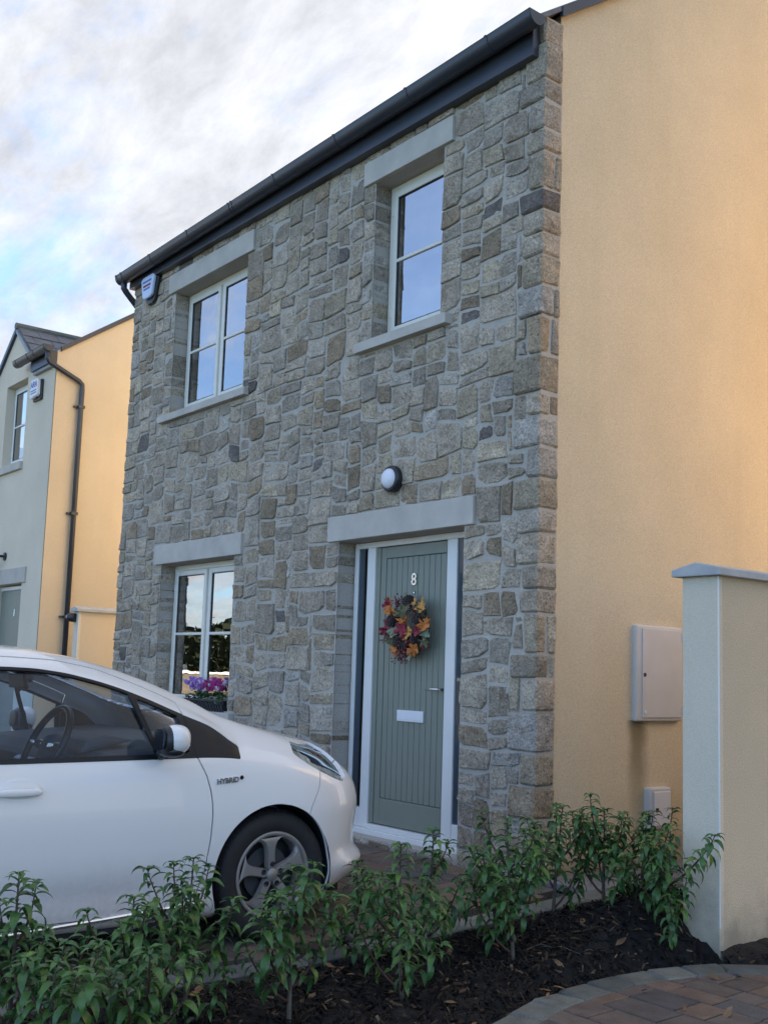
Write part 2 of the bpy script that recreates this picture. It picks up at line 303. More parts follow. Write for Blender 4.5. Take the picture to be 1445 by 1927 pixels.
M = dict(
    stone=mat_stone(), mortar=mat_mortar(),
    yellow=mat_render('yellow_render', (0.655, 0.55, 0.38), drip_stain),
    yellow2=mat_render('yellow_render_plain', (0.61, 0.505, 0.355)),
    golden=mat_render('golden_render', (0.70, 0.47, 0.19)),
    cream=mat_render('cream_render', (0.67, 0.60, 0.475), speck=.10),
    concrete=basic('cast_concrete', (0.47, 0.445, 0.40), 0.85, var=0.14, vscale=5, bump=0.35, bscale=170, bdist=0.002),
    capc=basic('coping_concrete', (0.42, 0.43, 0.43), 0.88, var=0.16, vscale=9, bump=0.5, bscale=130, bdist=0.003),
    pvc=basic('cream_pvc', (0.70, 0.685, 0.61), 0.35, var=0.03, coat=0.1),
    pvcw=basic('white_pvc', (0.74, 0.74, 0.72), 0.35, var=0.03),
    black=basic('black_plastic', (0.018, 0.02, 0.024), 0.38, var=0.2, vscale=3),
    gut=basic('dark_gutter_plastic', (0.036, 0.043, 0.058), 0.30, var=0.25, vscale=2),
    door=basic('sage_door_paint', (0.205, 0.225, 0.185), 0.42, var=0.04, bump=0.08, bscale=90, bdist=0.001),
    steel=basic('brushed_steel', (0.72, 0.72, 0.70), 0.25, 1.0, var=0.05),
    whitep=basic('white_plastic', (0.74, 0.75, 0.77), 0.4, var=0.04),
    boxp=basic('grey_cabinet_plastic', (0.56, 0.555, 0.54), 0.5, var=0.05, bump=0.1, bscale=200, bdist=0.001),
    glass=mat_glass('window_glass', 7.0, (0.62, 0.66, 0.66)),
    cglass=mat_glass('car_glass', 1.42, (0.72, 0.82, 0.92)),
    lampbowl=basic('lamp_bowl', (0.050, 0.040, 0.033), 0.42, 0.0, var=0.5, vscale=14),
    lens=mat_glass('lamp_lens', 1.22, (0.93, 0.93, 0.93)),
    dark=basic('dark_room', (0.05, 0.05, 0.05), 0.9),
    room=basic('room_wall', (0.35, 0.34, 0.31), 0.9),
    slate=basic('roof_slate', (0.12, 0.125, 0.14), 0.55, var=0.3, vscale=7, bump=0.4, bscale=40, bdist=0.006),
    ridge=basic('ridge_tile', (0.13, 0.14, 0.12), 0.7, var=0.25, vscale=8, bump=0.4, bscale=50, bdist=0.006),
    lead=basic('lead_grey', (0.30, 0.31, 0.33), 0.6, var=0.15),
    paint=mat_carpaint(),
    rubber=basic('tyre_rubber', (0.018, 0.018, 0.02), 0.75, var=0.25, vscale=30, bump=0.3, bscale=120, bdist=0.002),
    alloy=basic('grey_alloy', (0.30, 0.285, 0.27), 0.45, 0.35, var=0.1),
    chrome=basic('chrome', (0.85, 0.86, 0.87), 0.08, 1.0, var=0.02),
    trim=basic('black_gloss_trim', (0.010, 0.011, 0.014), 0.28, var=0.1, spec=0.3),
    interior=basic('car_interior_dark', (0.055, 0.056, 0.06), 0.7, var=0.15, bump=0.2, bscale=250, bdist=0.001),
    seat=basic('car_seat_cloth', (0.15, 0.155, 0.17), 0.9, var=0.15, bump=0.3, bscale=200, bdist=0.002),
    lining=basic('grey_headlining', (0.42, 0.42, 0.41), 0.95),
    paver=mat_attr('block_paving', 'tone', 0.85, 90, 0.5, 0.004),
    soil=basic('dark_mulch_soil', (0.009, 0.008, 0.0075), 0.95, var=0.5, vscale=30, bump=0.9, bscale=60, bdist=0.02),
    fieldstone=basic('brown_field_stone', (0.06, 0.048, 0.036), 0.9, var=0.5, vscale=5, bump=0.6, bscale=9, bdist=0.04),
    sand=basic('joint_sand', (0.05, 0.048, 0.043), 0.95, var=0.3, vscale=20),
    tarmac=basic('asphalt', (0.05, 0.05, 0.052), 0.9, var=0.2, bump=0.4, bscale=150, bdist=0.004),
    grass=basic('lawn_grass', (0.05, 0.085, 0.025), 0.9, var=0.35, vscale=2, bump=0.8, bscale=90, bdist=0.02),
    chips=mat_attr('bark_chips', 'tone', 0.9, 60, 0.5, 0.004),
    leaf=mat_leaf('shrub_leaf', [(0.028, 0.085, 0.030), (0.045, 0.125, 0.036), (0.072, 0.175, 0.042), (0.048, 0.132, 0.038), (0.062, 0.155, 0.040), (0.13, 0.225, 0.044)], 0.36, 0.22),
    litter=basic('dead_leaf_brown', (0.17, 0.10, 0.05), 0.8, var=0.6, vscale=14),
    darkleaf=basic('dark_tree_foliage', (0.022, 0.035, 0.016), 0.8, var=0.4, vscale=3),
    stem=basic('red_brown_stem', (0.075, 0.035, 0.028), 0.6, var=0.25, vscale=40),
    trunkm=basic('grey_brown_bark', (0.10, 0.085, 0.065), 0.9, var=0.3, vscale=30, bump=0.6, bscale=80, bdist=0.004),
    orange=basic('orange_pumpkin', (0.50, 0.155, 0.025), 0.55, var=0.3, vscale=25),
    leaf_or=basic('orange_autumn_leaf', (0.46, 0.155, 0.03), 0.7, var=0.35, vscale=40),
    leaf_ye=basic('yellow_autumn_leaf', (0.50, 0.26, 0.06), 0.7, var=0.3, vscale=40),
    leaf_re=basic('crimson_autumn_leaf', (0.25, 0.025, 0.045), 0.65, var=0.3, vscale=40),
    leaf_gr=basic('pale_green_leaf', (0.20, 0.23, 0.15), 0.7, var=0.3, vscale=40),
    leaf_ol=basic('olive_leaf', (0.10, 0.10, 0.045), 0.7, var=0.3, vscale=40),
    cone=basic('dark_pine_cone', (0.035, 0.022, 0.022), 0.7, var=0.4, vscale=60),
    berry=basic('burgundy_berry', (0.16, 0.035, 0.04), 0.4, var=0.3, vscale=60),
    twig=basic('wreath_twig', (0.06, 0.04, 0.028), 0.8, var=0.3, vscale=50),
    wicker=basic('dark_wicker', (0.02, 0.02, 0.022), 0.55, var=0.3, vscale=40),
    flower_l=basic('lilac_petal', (0.48, 0.27, 0.70), 0.6, var=0.15, vscale=60),
    flower_p=basic('magenta_petal', (0.55, 0.06, 0.30), 0.6, var=0.25, vscale=60),
    flower_w=basic('white_petal', (0.72, 0.66, 0.78), 0.6, var=0.1, vscale=60),
    opal=basic('opal_lens', (0.72, 0.74, 0.80), 0.35, var=0.03),
    blue=basic('blue_print', (0.10, 0.16, 0.42), 0.5),
    bluew=basic('pale_blue_cover', (0.55, 0.66, 0.86), 0.4),
)

# ------------------------------------------------------------------ ground
def gz(x, y):                                    # drive rises gently to the house
    b = max(0.0, min(1.0, (x-.6)/.85)); b = b*b*(3-2*b)
    return -0.13 + 0.10*max(0.0, min(1.0, (y+2.0)/2.0))*(1-.55*b)
g = MB(); xs = [-300,-60,-20,-12,-8,-4,0,0.5,1.5,3,6,12,30,300]; ys = [-400,-60,-14,-9.2,-5,-3.5,-2.0,-1.5,-1,-.5,0,.5,3,12,60,400]
for y in ys:
    for x in xs: g.v.append((x, y, gz(x, y)-0.055))
nx = len(xs)
for j in range(len(ys)-1):
    for i in range(nx-1): g.f.append((j*nx+i, j*nx+i+1, (j+1)*nx+i+1, (j+1)*nx+i))
tag(g.build('ground', M['sand']), kind='structure')
r = MB(); r.quad((-300,-13.5,-.165),(300,-13.5,-.165),(300,-8.3,-.165),(-300,-8.3,-.165))
tag(r.build('road', M['tarmac']), kind='structure')
r = MB(); r.quad((-300,-400,-.16),(300,-400,-.16),(300,-14.5,-.16),(-300,-14.5,-.16))
tag(r.build('lawn', M['grass']), kind='structure')

def tone_attr(me, col):
    a = me.attributes.new('tone', 'FLOAT_COLOR', 'POINT')
    arr = np.tile(np.array([*col, 1.0], dtype=np.float32), len(me.vertices)); a.data.foreach_set('color', arr)
def block_mesh(x0, x1, y0, y1, zt, h, bev=0.006, jit=0.002, rnd=random, tilt=0.002):
    # a paver: top face, chamfer, skirt (no bottom)
    j = lambda: rnd.uniform(-jit, jit)
    o = [(x0+j(), y0+j()), (x1+j(), y0+j()), (x1+j(), y1+j()), (x0+j(), y1+j())]
    cx, cy = (x0+x1)/2, (y0+y1)/2
    inn = [(x+(bev if x < cx else -bev), y+(bev if y < cy else -bev)) for x, y in o]
    tl = [rnd.uniform(-tilt, tilt) for _ in range(4)]
    vs = [(x, y, zt-h) for x, y in o] + [(x, y, zt-bev*.8+t) for (x, y), t in zip(o, tl)] + [(x, y, zt+t) for (x, y), t in zip(inn, tl)]
    fs = []
    for i in range(4):
        k = (i+1) % 4; fs += [(i, k, 4+k, 4+i), (4+i, 4+k, 8+k, 8+i)]
    fs.append((8, 9, 10, 11)); return vs, fs

# bed outline (right edge = kerb line towards the neighbouring drive)
KERB = [(2.05,-4.6),(1.93,-3.3),(1.80,-2.6),(1.628,-1.894),(1.526,-1.638),(1.492,-1.377),(1.482,-1.056),(1.525,-.827),(1.58,-.636),(1.657,-.467),(1.78,-.345),(1.97,-.23),(2.25,-.12)]
KY = [p[1] for p in KERB]; KX = [p[0] for p in KERB]
def kerb_x(y): return float(np.interp(y, KY, KX))
BED_L = 0.60
paver_cols = [(0.135,0.095,0.075),(0.115,0.088,0.075),(0.10,0.085,0.078),(0.125,0.10,0.085),(0.15,0.105,0.078),(0.09,0.082,0.08)]
def pave(struct, region, x0, x1, y0, y1, limit, rows_along_x=True, rnd=random.Random(3), view=None):
    items = []
    y = y0
    while y < y1:
        hgt = rnd.choice([0.135, 0.175, 0.175]); x = x0 - rnd.uniform(0, .2)
        while x < x1:
            wd = rnd.choice([0.14, 0.18, 0.22, 0.26])
            g_ = 0.0035
            a, b, c, d = x+g_, x+wd-g_, y+g_, y+hgt-g_
            a2 = region(a, b, c, d)
            if a2 is not False and a2 is not None:
                if a2 is not True: a = a2
                zc = gz((a+b)/2, (c+d)/2)
                vs, fs = block_mesh(a, b, c, d, 0, 0.05, 0.005, 0.0015, rnd)
                vs = [(vx, vy, vz+gz(vx, vy)) for vx, vy, vz in vs]
                cl = rnd.choice(paver_cols); k = rnd.uniform(.85, 1.15); items.append((vs, fs, tuple(q*k for q in cl), ((a+b)/2, (c+d)/2, zc)))
            x += wd
        y += hgt
    items.sort(key=lambda it: (Vector(it[3])-cam_pos).length if view is None or view(it[3]) else 100+(Vector(it[3])-cam_pos).length)
    rest = MB(); tones = []
    for i, (vs, fs, col, c) in enumerate(items):
        if i < limit:
            b = MB(); b.add(vs, fs); o = b.build('paver', M['paver'], struct, fix=False, at=c); tone_attr(o.data, col)
        else: rest.add(vs, fs); tones += [(*col, 1.0)]*len(vs)
    if rest.v:
        o = rest.build('pavers', M['paver'], struct, fix=False); o['kind'] = 'stuff'
        a = o.data.attributes.new('tone', 'FLOAT_COLOR', 'POINT'); a.data.foreach_set('color', np.array(tones, dtype=np.float32).ravel())
def to_px(p):
    d = Vector(p)-cam_pos; return (724.7+2057*d.dot(R_)/d.dot(fw), 1013.5-2057*d.dot(U_)/d.dot(fw))
def inview(p):
    u, v = to_px(p); return -30 < u < 1475 and -30 < v < 1960
def cut_at_kerb(a, b, c, d):
    k = min(kerb_x(c), kerb_x(d))+.10
    if b < k+.10: return False
    return max(a, k)
own = MB(); own.quad((-6.0,-8.3,-.19),(BED_L,-8.3,-.19),(BED_L,-3,-.19),(-6.0,-3,-.19))
drive = own.build('driveway', M['sand']); tag(drive, kind='structure')
pave(drive, lambda a,b,c,d: b < 0.43 and d < -0.02 and a > -5.9, -5.9, 0.45, -5.5, 0.0, 300, rnd=random.Random(5), view=lambda p: inview(p) and (p[0] > -0.1 or p[1] > -1.15))
fp = MB(); fp.quad((1.9,-8.3,-.19),(9,-8.3,-.19),(9,-3,-.19),(1.9,-3,-.19))
foot = fp.build('neighbouring_drive', M['sand']); tag(foot, kind='structure')
pave(foot, cut_at_kerb, 1.2, 5.2, -4.3, 0.6, 300, rnd=random.Random(9), view=inview)
# grey edging stones: curved kerb on the right, straight edging on the left of the bed
edge_tones = [(0.115,0.125,0.115),(0.095,0.105,0.10),(0.14,0.148,0.135)]
pts = []; yk = -4.3
while yk < -0.12:
    pts.append((kerb_x(yk), yk)); yk += 0.18
rk = random.Random(2)
for (ax, ay), (bx_, by_) in zip(pts[:-1], pts[1:]):
    t = Vector((bx_-ax, by_-ay)).normalized(); nrm = Vector((t.y, -t.x)); gp = 0.004
    q = []
    for s0, base in ((gp, Vector((ax, ay))), (-gp, Vector((bx_, by_)))):
        for wdt in (0.005, 0.148): q.append(base + t*s0 + nrm*wdt)
    q = [q[0], q[1], q[3], q[2]]
    zt = gz(ax, ay)+0.0075
    cen = sum(q, Vector((0,0)))/4
    inn = [p+(cen-p).normalized()*0.012 for p in q]
    b = MB(); vs = [(p.x,p.y,zt-.06) for p in q]+[(p.x,p.y,zt-.008) for p in q]+[(p.x,p.y,zt+rk.uniform(-.003,.004)) for p in inn]
    fs = [];
    for i in range(4): k = (i+1)%4; fs += [(i,k,4+k,4+i),(4+i,4+k,8+k,8+i)]
    fs.append((8,9,10,11)); b.add(vs, fs); o = b.build('kerb_stone', M['paver'], foot, at=(cen.x, cen.y, zt)); kf = rk.uniform(.85,1.15); tone_attr(o.data, tuple(c*kf for c in rk.choice(edge_tones)))
yk = -4.4
while yk < 0.9:
    L = 0.30
    vs, fs = block_mesh(0.435, 0.60, yk+.004, yk+L-.004, 0, 0.06, 0.008, 0.002, rk); vs = [(a, b_, c+gz(a, b_)+.008) for a, b_, c in vs]
    b = MB(); b.add(vs, fs); o = b.build('edging_stone', M['paver'], drive, fix=False, at=(0.517, yk+.15, gz(.5, yk))); kf = rk.uniform(.8,1.15); tone_attr(o.data, tuple(c*kf for c in rk.choice(edge_tones)))
    yk += L
# side passage slabs between gable and garden wall
sp = MB(); sp.quad((0.0,0.0,-.06),(1.42,0.0,-.06),(1.42,9,-.06),(0.0,9,-.06)); passage = sp.build('side_passage', M['sand']); tag(passage, kind='structure')
yk = 0.0
while yk < 3.2:
    for x0, x1 in ((0.02,.44),(.62,1.0),(1.01,1.40)):
        vs, fs = block_mesh(x0, x1, yk+.004, yk+.396, -0.03, .04, .006, .002, rk); b = MB(); b.add(vs, fs)
        o = b.build('paving_slab', M['paver'], passage, fix=False, at=((x0+x1)/2, yk+.2, -.03)); kf = rk.uniform(.8,1.1); tone_attr(o.data, tuple(c*kf for c in (0.15,0.155,0.16)))
    yk += .4

# ------------------------------------------------------------------ main stone house
HX0 = -6.08; EAVE = 5.46; DEP = 8.6; PITCH = 0.70
house = empty('stone_house', (-3.04, 0, -0.1), 'two storey house with rough grey stone front, sage door and yellow rendered gable', 'house')
OPEN = [(-2.118,-0.690,-0.02,2.150), (-5.10,-3.69,0.78,2.145), (-5.115,-3.70,3.66,4.925), (-1.80,-0.995,3.68,4.945)]
LINT = [(-2.246,-0.574,2.150,2.348), (-5.22,-3.548,2.145,2.340), (-5.236,-3.579,4.925,5.130), (-1.93,-0.876,4.945,5.140)]
SILL = [(-5.264,-3.575,3.575,3.66), (-1.941,-0.875,3.588,3.68), (-5.26,-3.57,0.69,0.78)]
# mortar bed with openings
TOPZ = 5.30
gx = sorted(set([HX0, -0.006] + [v for o in OPEN for v in o[:2]])); gzs = sorted(set([-0.25, TOPZ] + [v for o in OPEN for v in o[2:]]))
mw = MB()
def in_open(x, z): return any(a < x < b and c < z < d for a, b, c, d in OPEN)
for i in range(len(gx)-1):
    for j in range(len(gzs)-1):
        if not in_open((gx[i]+gx[i+1])/2, (gzs[j]+gzs[j+1])/2):
            mw.quad((gx[i],-.0035,gzs[j]),(gx[i+1],-.0035,gzs[j]),(gx[i+1],-.0035,gzs[j+1]),(gx[i],-.0035,gzs[j+1]))
for a, b, c, d in OPEN:
    e = 0.012
    mw.quad((a-e,-.0035,c),(a-e,.22,c),(a-e,.22,d),(a-e,-.0035,d)); mw.quad((b+e,-.0035,c),(b+e,.22,c),(b+e,.22,d),(b+e,-.0035,d))
    mw.quad((a-e,-.0035,d),(b+e,-.0035,d),(b+e,.22,d),(a-e,.22,d)); mw.quad((a-e,-.0035,c),(b+e,-.0035,c),(b+e,.22,c),(a-e,.22,c))
mw.quad((-0.006,-.0035,-.25),(-0.006,.156,-.25),(-0.006,.156,TOPZ+.18),(-0.006,-.0035,TOPZ+.18)); mw.quad((HX0,-.0035,-.25),(HX0,.3,-.25),(HX0,.3,TOPZ),(HX0,-.0035,TOPZ))
wall = mw.build('stone_wall', M['mortar'], house, fix=False)

rs = random.Random(11)
def tone():
    k = rs.random()
    if k < .50: c = (0.48,0.43,0.36)
    elif k < .68: c = (0.45,0.415,0.365)
    elif k < .82: c = (0.38,0.315,0.235)
    elif k < .945: c = (0.50,0.44,0.345)
    elif k < .968: c = (0.19,0.175,0.17)
    else: c = (0.50,0.48,0.45)
    f = rs.uniform(.74, 1.18); return (c[0]*f*1.04, c[1]*f, c[2]*f*.94)
CELL = 0.05; GW = int(round(-HX0/CELL)); GH = int(round((TOPZ+.2)/CELL)); Z0 = -0.2
occ = np.zeros((GH, GW), bool)
def mark(x0, x1, z0, z1):
    i0 = int(round((x0-HX0)/CELL)); i1 = int(round((x1-HX0)/CELL)); j0 = int(round((z0-Z0)/CELL)); j1 = int(round((z1-Z0)/CELL))
    occ[max(j0,0):j1, max(i0,0):i1] = True; return i0, i1, j0, j1
blocks = [mark(*o) for o in OPEN] + [mark(*o) for o in LINT] + [mark(*o) for o in SILL]
snapx = {}; snapz = {}
real = OPEN+LINT+SILL
rects = []
# quoins first (right corner), alternate long and short
quoins = []
j = 0; k = 0
while j < GH-1:
    h = rs.choice([3,4,4,5]); h = min(h, GH-j); wq = rs.choice([3,4]) if k % 2 else rs.choice([4,5])
    while occ[j:j+h, GW-wq:].any(): wq -= 1
    occ[j:j+h, GW-wq:] = True; quoins.append((GW-wq, GW, j, j+h)); j += h; k += 1
def fits(i, j, w_, h_): return i+w_ <= GW and j+h_ <= GH and not occ[j:j+h_, i:i+w_].any()
WW = {3:6, 4:11, 5:13, 6:9, 7:6, 8:3}; WH = {2:8, 3:12, 4:7, 5:2}
for j in range(GH):
    for i in range(GW):
        if occ[j, i]: continue
        run = 1
        while i+run < GW and not occ[j, i+run]: run += 1
        ch_ = []
        for w_ in range(1, min(run, 8)+1):
            left = run-w_
            for h_ in range(1, 6):
                if not fits(i, j, w_, h_): break
                wt = WW.get(w_, .15)*WH.get(h_, .12)
                if 0 < left < 3: wt *= .02
                if h_ > w_*1.15: wt *= .25                      # mostly laid flat
                if w_ > h_*2.3: wt *= .5
                # keep the gap up to the next obstruction workable
                gap = 0
                while gap < 2 and j+h_+gap < GH and not occ[j+h_+gap, i:i+w_].any(): gap += 1
                if gap == 1: wt *= .15
                ch_.append(((w_, h_), wt))
        w_, h_ = rs.choices([q[0] for q in ch_], [q[1] for q in ch_])[0]
        occ[j:j+h_, i:i+w_] = True; rects.append((i, i+w_, j, j+h_))
def gridpt(i, j):
    x = HX0+i*CELL; z = Z0+j*CELL
    for (i0, i1, j0, j1), (a, b, c, d) in zip(blocks, real):       # snap to the true outline of openings, lintels, sills
        if j0 <= j <= j1 and i0-1 <= i <= i1+1:
            if i == i0: x = a
            elif i == i1: x = b
        if i0 <= i <= i1:
            if j == j0: z = c
            elif j == j1: z = d
    att = 1.0
    for (i0, i1, j0, j1) in blocks:
        di = max(i0-i, i-i1, 0); dj = max(j0-j, j-j1, 0); att = min(att, max(di, dj)/3.0)
    att = min(att, min(i, GW-i)/2.0, 1.0)
    n_ = noise.noise_vector(Vector((x*3.2, z*3.2, 4.2))); n2_ = noise.noise_vector(Vector((x*7.5, z*7.5, 9.1)))
    return x+(n_.x*0.034+n2_.x*.022)*att, z+(n_.z*0.045+n2_.z*.024)*att
GPT = {}
def gp(i, j):
    if (i, j) not in GPT: GPT[(i, j)] = gridpt(i, j)
    return GPT[(i, j)]
def stone_mesh(i0, i1, j0, j1):
    edge = any((i1 == a or i0 == b) and j1 > c and j0 < d for (a, b, c, d) in blocks[:4])
    jt = rs.uniform(.003, .007)
    cs = [gp(i0, j0), gp(i1, j0), gp(i1, j1), gp(i0, j1)]
    cx = sum(c[0] for c in cs)/4; cz = sum(c[1] for c in cs)/4
    sz = min(i1-i0, j1-j0)*CELL
    pins = []
    for q, (x, z) in enumerate(cs):           # inset by half a joint with its own jitter
        sx = 1 if x < cx else -1; s_ = 1 if z < cz else -1
        pins.append((x+sx*(jt+rs.uniform(0,.010)), z+s_*(jt+rs.uniform(0,.010))))
    pl = []
    for q in range(4):
        a = pins[q]; b = pins[(q+1)%4]; p = pins[q-1]
        if rs.random() < .35:
            c_ = min(rs.uniform(.08,.28), .04/sz if sz > 0 else .2)
            pl.append((a[0]+(p[0]-a[0])*c_, a[1]+(p[1]-a[1])*c_)); pl.append((a[0]+(b[0]-a[0])*c_, a[1]+(b[1]-a[1])*c_))
        else: pl.append(a)
        t = rs.uniform(.35,.65); nx_, nz_ = (b[1]-a[1]), -(b[0]-a[0]); L = math.hypot(nx_, nz_)+1e-6; k_ = rs.uniform(-.007,.004)
        pl.append((a[0]+(b[0]-a[0])*t+nx_/L*k_, a[1]+(b[1]-a[1])*t+nz_/L*k_))
    n_ = len(pl); pr = rs.uniform(.006,.022)
    if min(i1-i0, j1-j0) <= 1: pr *= .6
    tx, tz = rs.uniform(-.04,.04), rs.uniform(-.06,.03)
    back = 0.165 if edge else 0.012
    f = lambda x, z, base: -(base+(x-cx)*tx+(z-cz)*tz)
    vs = [(x, back, z) for x, z in pl]
    vs += [(x, f(x, z, pr*.68)+rs.uniform(-.002,.002), z) for x, z in pl]
    ring = []
    for x, z in pl:
        d = math.hypot(cx-x, cz-z)+1e-6; k_ = min(rs.uniform(.004,.009), d*.45)
        ring.append((x+(cx-x)/d*k_, z+(cz-z)/d*k_))
    vs += [(x, f(x, z, pr)+rs.uniform(-.004,.004), z) for x, z in ring]
    vs.append((cx+rs.uniform(-.2,.2)*sz, f(cx, cz, pr)+rs.uniform(-.007,.004), cz+rs.uniform(-.2,.2)*sz))
    fs = []
    for q in range(n_):
        k_ = (q+1)%n_; fs += [(q, k_, n_+k_, n_+q), (n_+q, n_+k_, 2*n_+k_, 2*n_+q), (2*n_+q, 2*n_+k_, 3*n_)]
    return vs, fs, (cx, -pr, cz)
def rough_block(x0, x1, y0, y1, z0, z1, bev=.012, jit=.008):
    c = {}
    vs = []; fs = []
    P = [[x0,x1],[y0,y1],[z0,z1]]
    def corner(a, b, d): return [P[0][a]+rs.uniform(-jit,jit), P[1][b]+rs.uniform(-jit,jit), P[2][d]+rs.uniform(-jit*.5,jit*.5)]
    base = {(a,b,d): corner(a,b,d) for a in (0,1) for b in (0,1) for d in (0,1)}
    idx = {}
    for ax in range(3):
        for s_ in (0,1):
            o1, o2 = [q for q in range(3) if q != ax]
            loop = [(0,0),(1,0),(1,1),(0,1)]
            if (s_ == 1) != (ax == 1): pass
            keys = []
            for u_, v_ in loop:
                kk = [0,0,0]; kk[ax] = s_; kk[o1] = u_; kk[o2] = v_; kk = tuple(kk)
                p = list(base[kk]); p[o1] += bev*(1 if u_ == 0 else -1)*rs.uniform(.7,1.3); p[o2] += bev*(1 if v_ == 0 else -1)*rs.uniform(.7,1.3)
                idx[(kk, ax)] = len(vs); vs.append(tuple(p)); keys.append(idx[(kk, ax)])
            cen = [sum(vs[q][t] for q in keys)/4 for t in range(3)]; cen[ax] += (1 if s_ else -1)*rs.uniform(0,.012)
            ci = len(vs); vs.append(tuple(cen))
            for q in range(4): fs.append((keys[q], keys[(q+1)%4], ci))
    for ax in range(3):
        o1, o2 = [q for q in range(3) if q != ax]
        for u_ in (0,1):
            for v_ in (0,1):
                ka = [0,0,0]; kb = [0,0,0]; ka[o1] = kb[o1] = u_; ka[o2] = kb[o2] = v_; kb[ax] = 1; ka = tuple(ka); kb = tuple(kb)
                fs.append((idx[(ka,o1)], idx[(kb,o1)], idx[(kb,o2)], idx[(ka,o2)]))
    for a in (0,1):
        for b in (0,1):
            for d in (0,1): fs.append((idx[((a,b,d),0)], idx[((a,b,d),1)], idx[((a,b,d),2)]))
    return vs, fs
stones = []
for (i0, i1, j0, j1) in quoins:
    xa = gp(i0, j0)[0]; z0 = Z0+j0*CELL+.008; z1 = Z0+j1*CELL-.008
    if rs.random() < .22:                       # return made of two stones
        ym = rs.uniform(.07,.10)
        stones.append((*rough_block(xa+.012, .006, -.03, ym-.006, z0, z1), (xa/2, 0, (z0+z1)/2), 9))
        stones.append((*rough_block(-.12, .004+rs.uniform(-.006,.006), ym+.006, .152, z0, z1), (-.05, .1, (z0+z1)/2), 5))
    else:
        stones.append((*rough_block(xa+.012, .004+rs.uniform(-.008,.01), -.028, .152, z0, z1), (xa/2, 0, (z0+z1)/2), 9))
# the two corner stones above the eaves line, beside the end of the fascia
z = TOPZ
for hh in (.0,):
    stones.append((*rough_block(-.14, .004, -.02, .152, z+.008, z+.17), (-.07, 0, z+.08), 6))
for rct in rects:
    vs, fs, c = stone_mesh(*rct)
    a = (rct[1]-rct[0])*(rct[3]-rct[2])*CELL*CELL
    d = (Vector(c)-cam_pos).length; vis = 1.0
    u, v = to_px(c)
    if u < 640 and v > 1240+(u*.34): vis = 0.0       # hidden behind the parked car
    stones.append((vs, fs, c, a/d**2*1000*vis))
stones.sort(key=lambda q: -q[3])
print('stones', len(stones))
rest = MB(); rt = []
def stone_at(vs, fs, c, col):
    b = MB(); b.add(vs, fs); o = b.build('stone', M['stone'], wall, at=c); tone_attr(o.data, col)
for q, (vs, fs, c, sc) in enumerate(stones):
    col = tone()
    if q < 300: stone_at(vs, fs, c, col)
    else: rest.add(vs, fs); rt += [(*col, 1.0)]*len(vs)
o = rest.build('stones', M['stone'], wall); o['kind'] = 'stuff'
a = o.data.attributes.new('tone', 'FLOAT_COLOR', 'POINT'); a.data.foreach_set('color', np.array(rt, dtype=np.float32).ravel())

# lintels and sills
for (a, b, c, d) in LINT:
    m = MB(); m.box(a+.004, b-.004, -.034, .20, c+.002, d-.004); m.build('lintel', M['concrete'], house, bevel=.005)
for (a, b, c, d) in SILL:
    m = MB(); prof = [(-.065, c+.004), (-.065, d-.012), (.20, d+.006), (.20, c+.004)]
    m.prism(prof, lambda u, v, w_, a=a, L=b-a: (a+w_, u, v), b-a); m.build('sill', M['concrete'], house, bevel=.004)

# windows
def window(parent, x0, x1, z0, z1, yf, lights, transom, frame_mat, name='window'):
    fr = .055; m = MB(); yb = yf+.07
    m.box(x0, x0+fr, yf, yb, z0, z1); m.box(x1-fr, x1, yf, yb, z0, z1); m.box(x0+fr, x1-fr, yf+.001, yb, z1-fr, z1); m.box(x0+fr, x1-fr, yf+.001, yb, z0, z0+fr)
    n_ = lights; wd = (x1-x0-2*fr)/n_
    if n_ > 1:
        for q in range(1, n_): m.box(x0+fr+wd*q-.022, x0+fr+wd*q+.022, yf+.001, yb, z0+fr, z1-fr)
    win = m.build(name, frame_mat, parent, bevel=.004)
    for q in range(n_):
        a = x0+fr+wd*q+(.022 if q else 0); b = x0+fr+wd*(q+1)-(.022 if q < n_-1 else 0); c = z0+fr; d = z1-fr; s_ = .048; ys0 = yf-.018; ys1 = yf+.04
        a += .003; b -= .003; c += .003; d -= .003
        m = MB(); m.box(a, a+s_, ys0, ys1, c, d); m.box(b-s_, b, ys0, ys1, c, d); m.box(a+s_, b-s_, ys0+.001, ys1, d-s_, d); m.box(a+s_, b-s_, ys0+.001, ys1, c, c+s_)
        m.build('sash', frame_mat, win, bevel=.006)
        zt = c+(d-c)*transom
        m = MB(); m.box(a+s_, b-s_, ys0+.002, ys1-.008, zt-.013, zt+.013); m.build('glazing_bar', frame_mat, win, bevel=.004)
        m = MB(); t = .007
        for (gx0, gx1, gz0, gz1) in ((a+s_, b-s_, c+s_, c+s_+t), (a+s_, b-s_, d-s_-t, d-s_), (a+s_, a+s_+t, c+s_+t, d-s_-t), (b-s_-t, b-s_, c+s_+t, d-s_-t)): m.box(gx0, gx1, ys0+.006, ys0+.012, gz0, gz1)
        m.build('gasket', M['black'], win)
        for (p0, p1) in ((c+s_, zt-.013), (zt+.013, d-s_)):
            m = MB(); m.quad((a+s_, ys0+.016, p0), (b-s_, ys0+.016, p0), (b-s_, ys0+.016, p1), (a+s_, ys0+.016, p1)); m.build('pane', M['glass'], win, fix=False)
        hx = a if q == 0 else b-.0
        for hz in (c+.16, d-.16):
            m = MB(); m.box(hx-.007, hx+.005, ys0-.006, ys0+.004, hz-.03, hz+.03); m.build('hinge', M['pvc'], win)
    return win
YF = 0.145
for (a, b, c, d), n_ in zip(OPEN[1:], (2, 2, 1)):
    window(house, a+.006, b-.006, c+.008, d-.003, YF, n_, .505, M['pvc'])
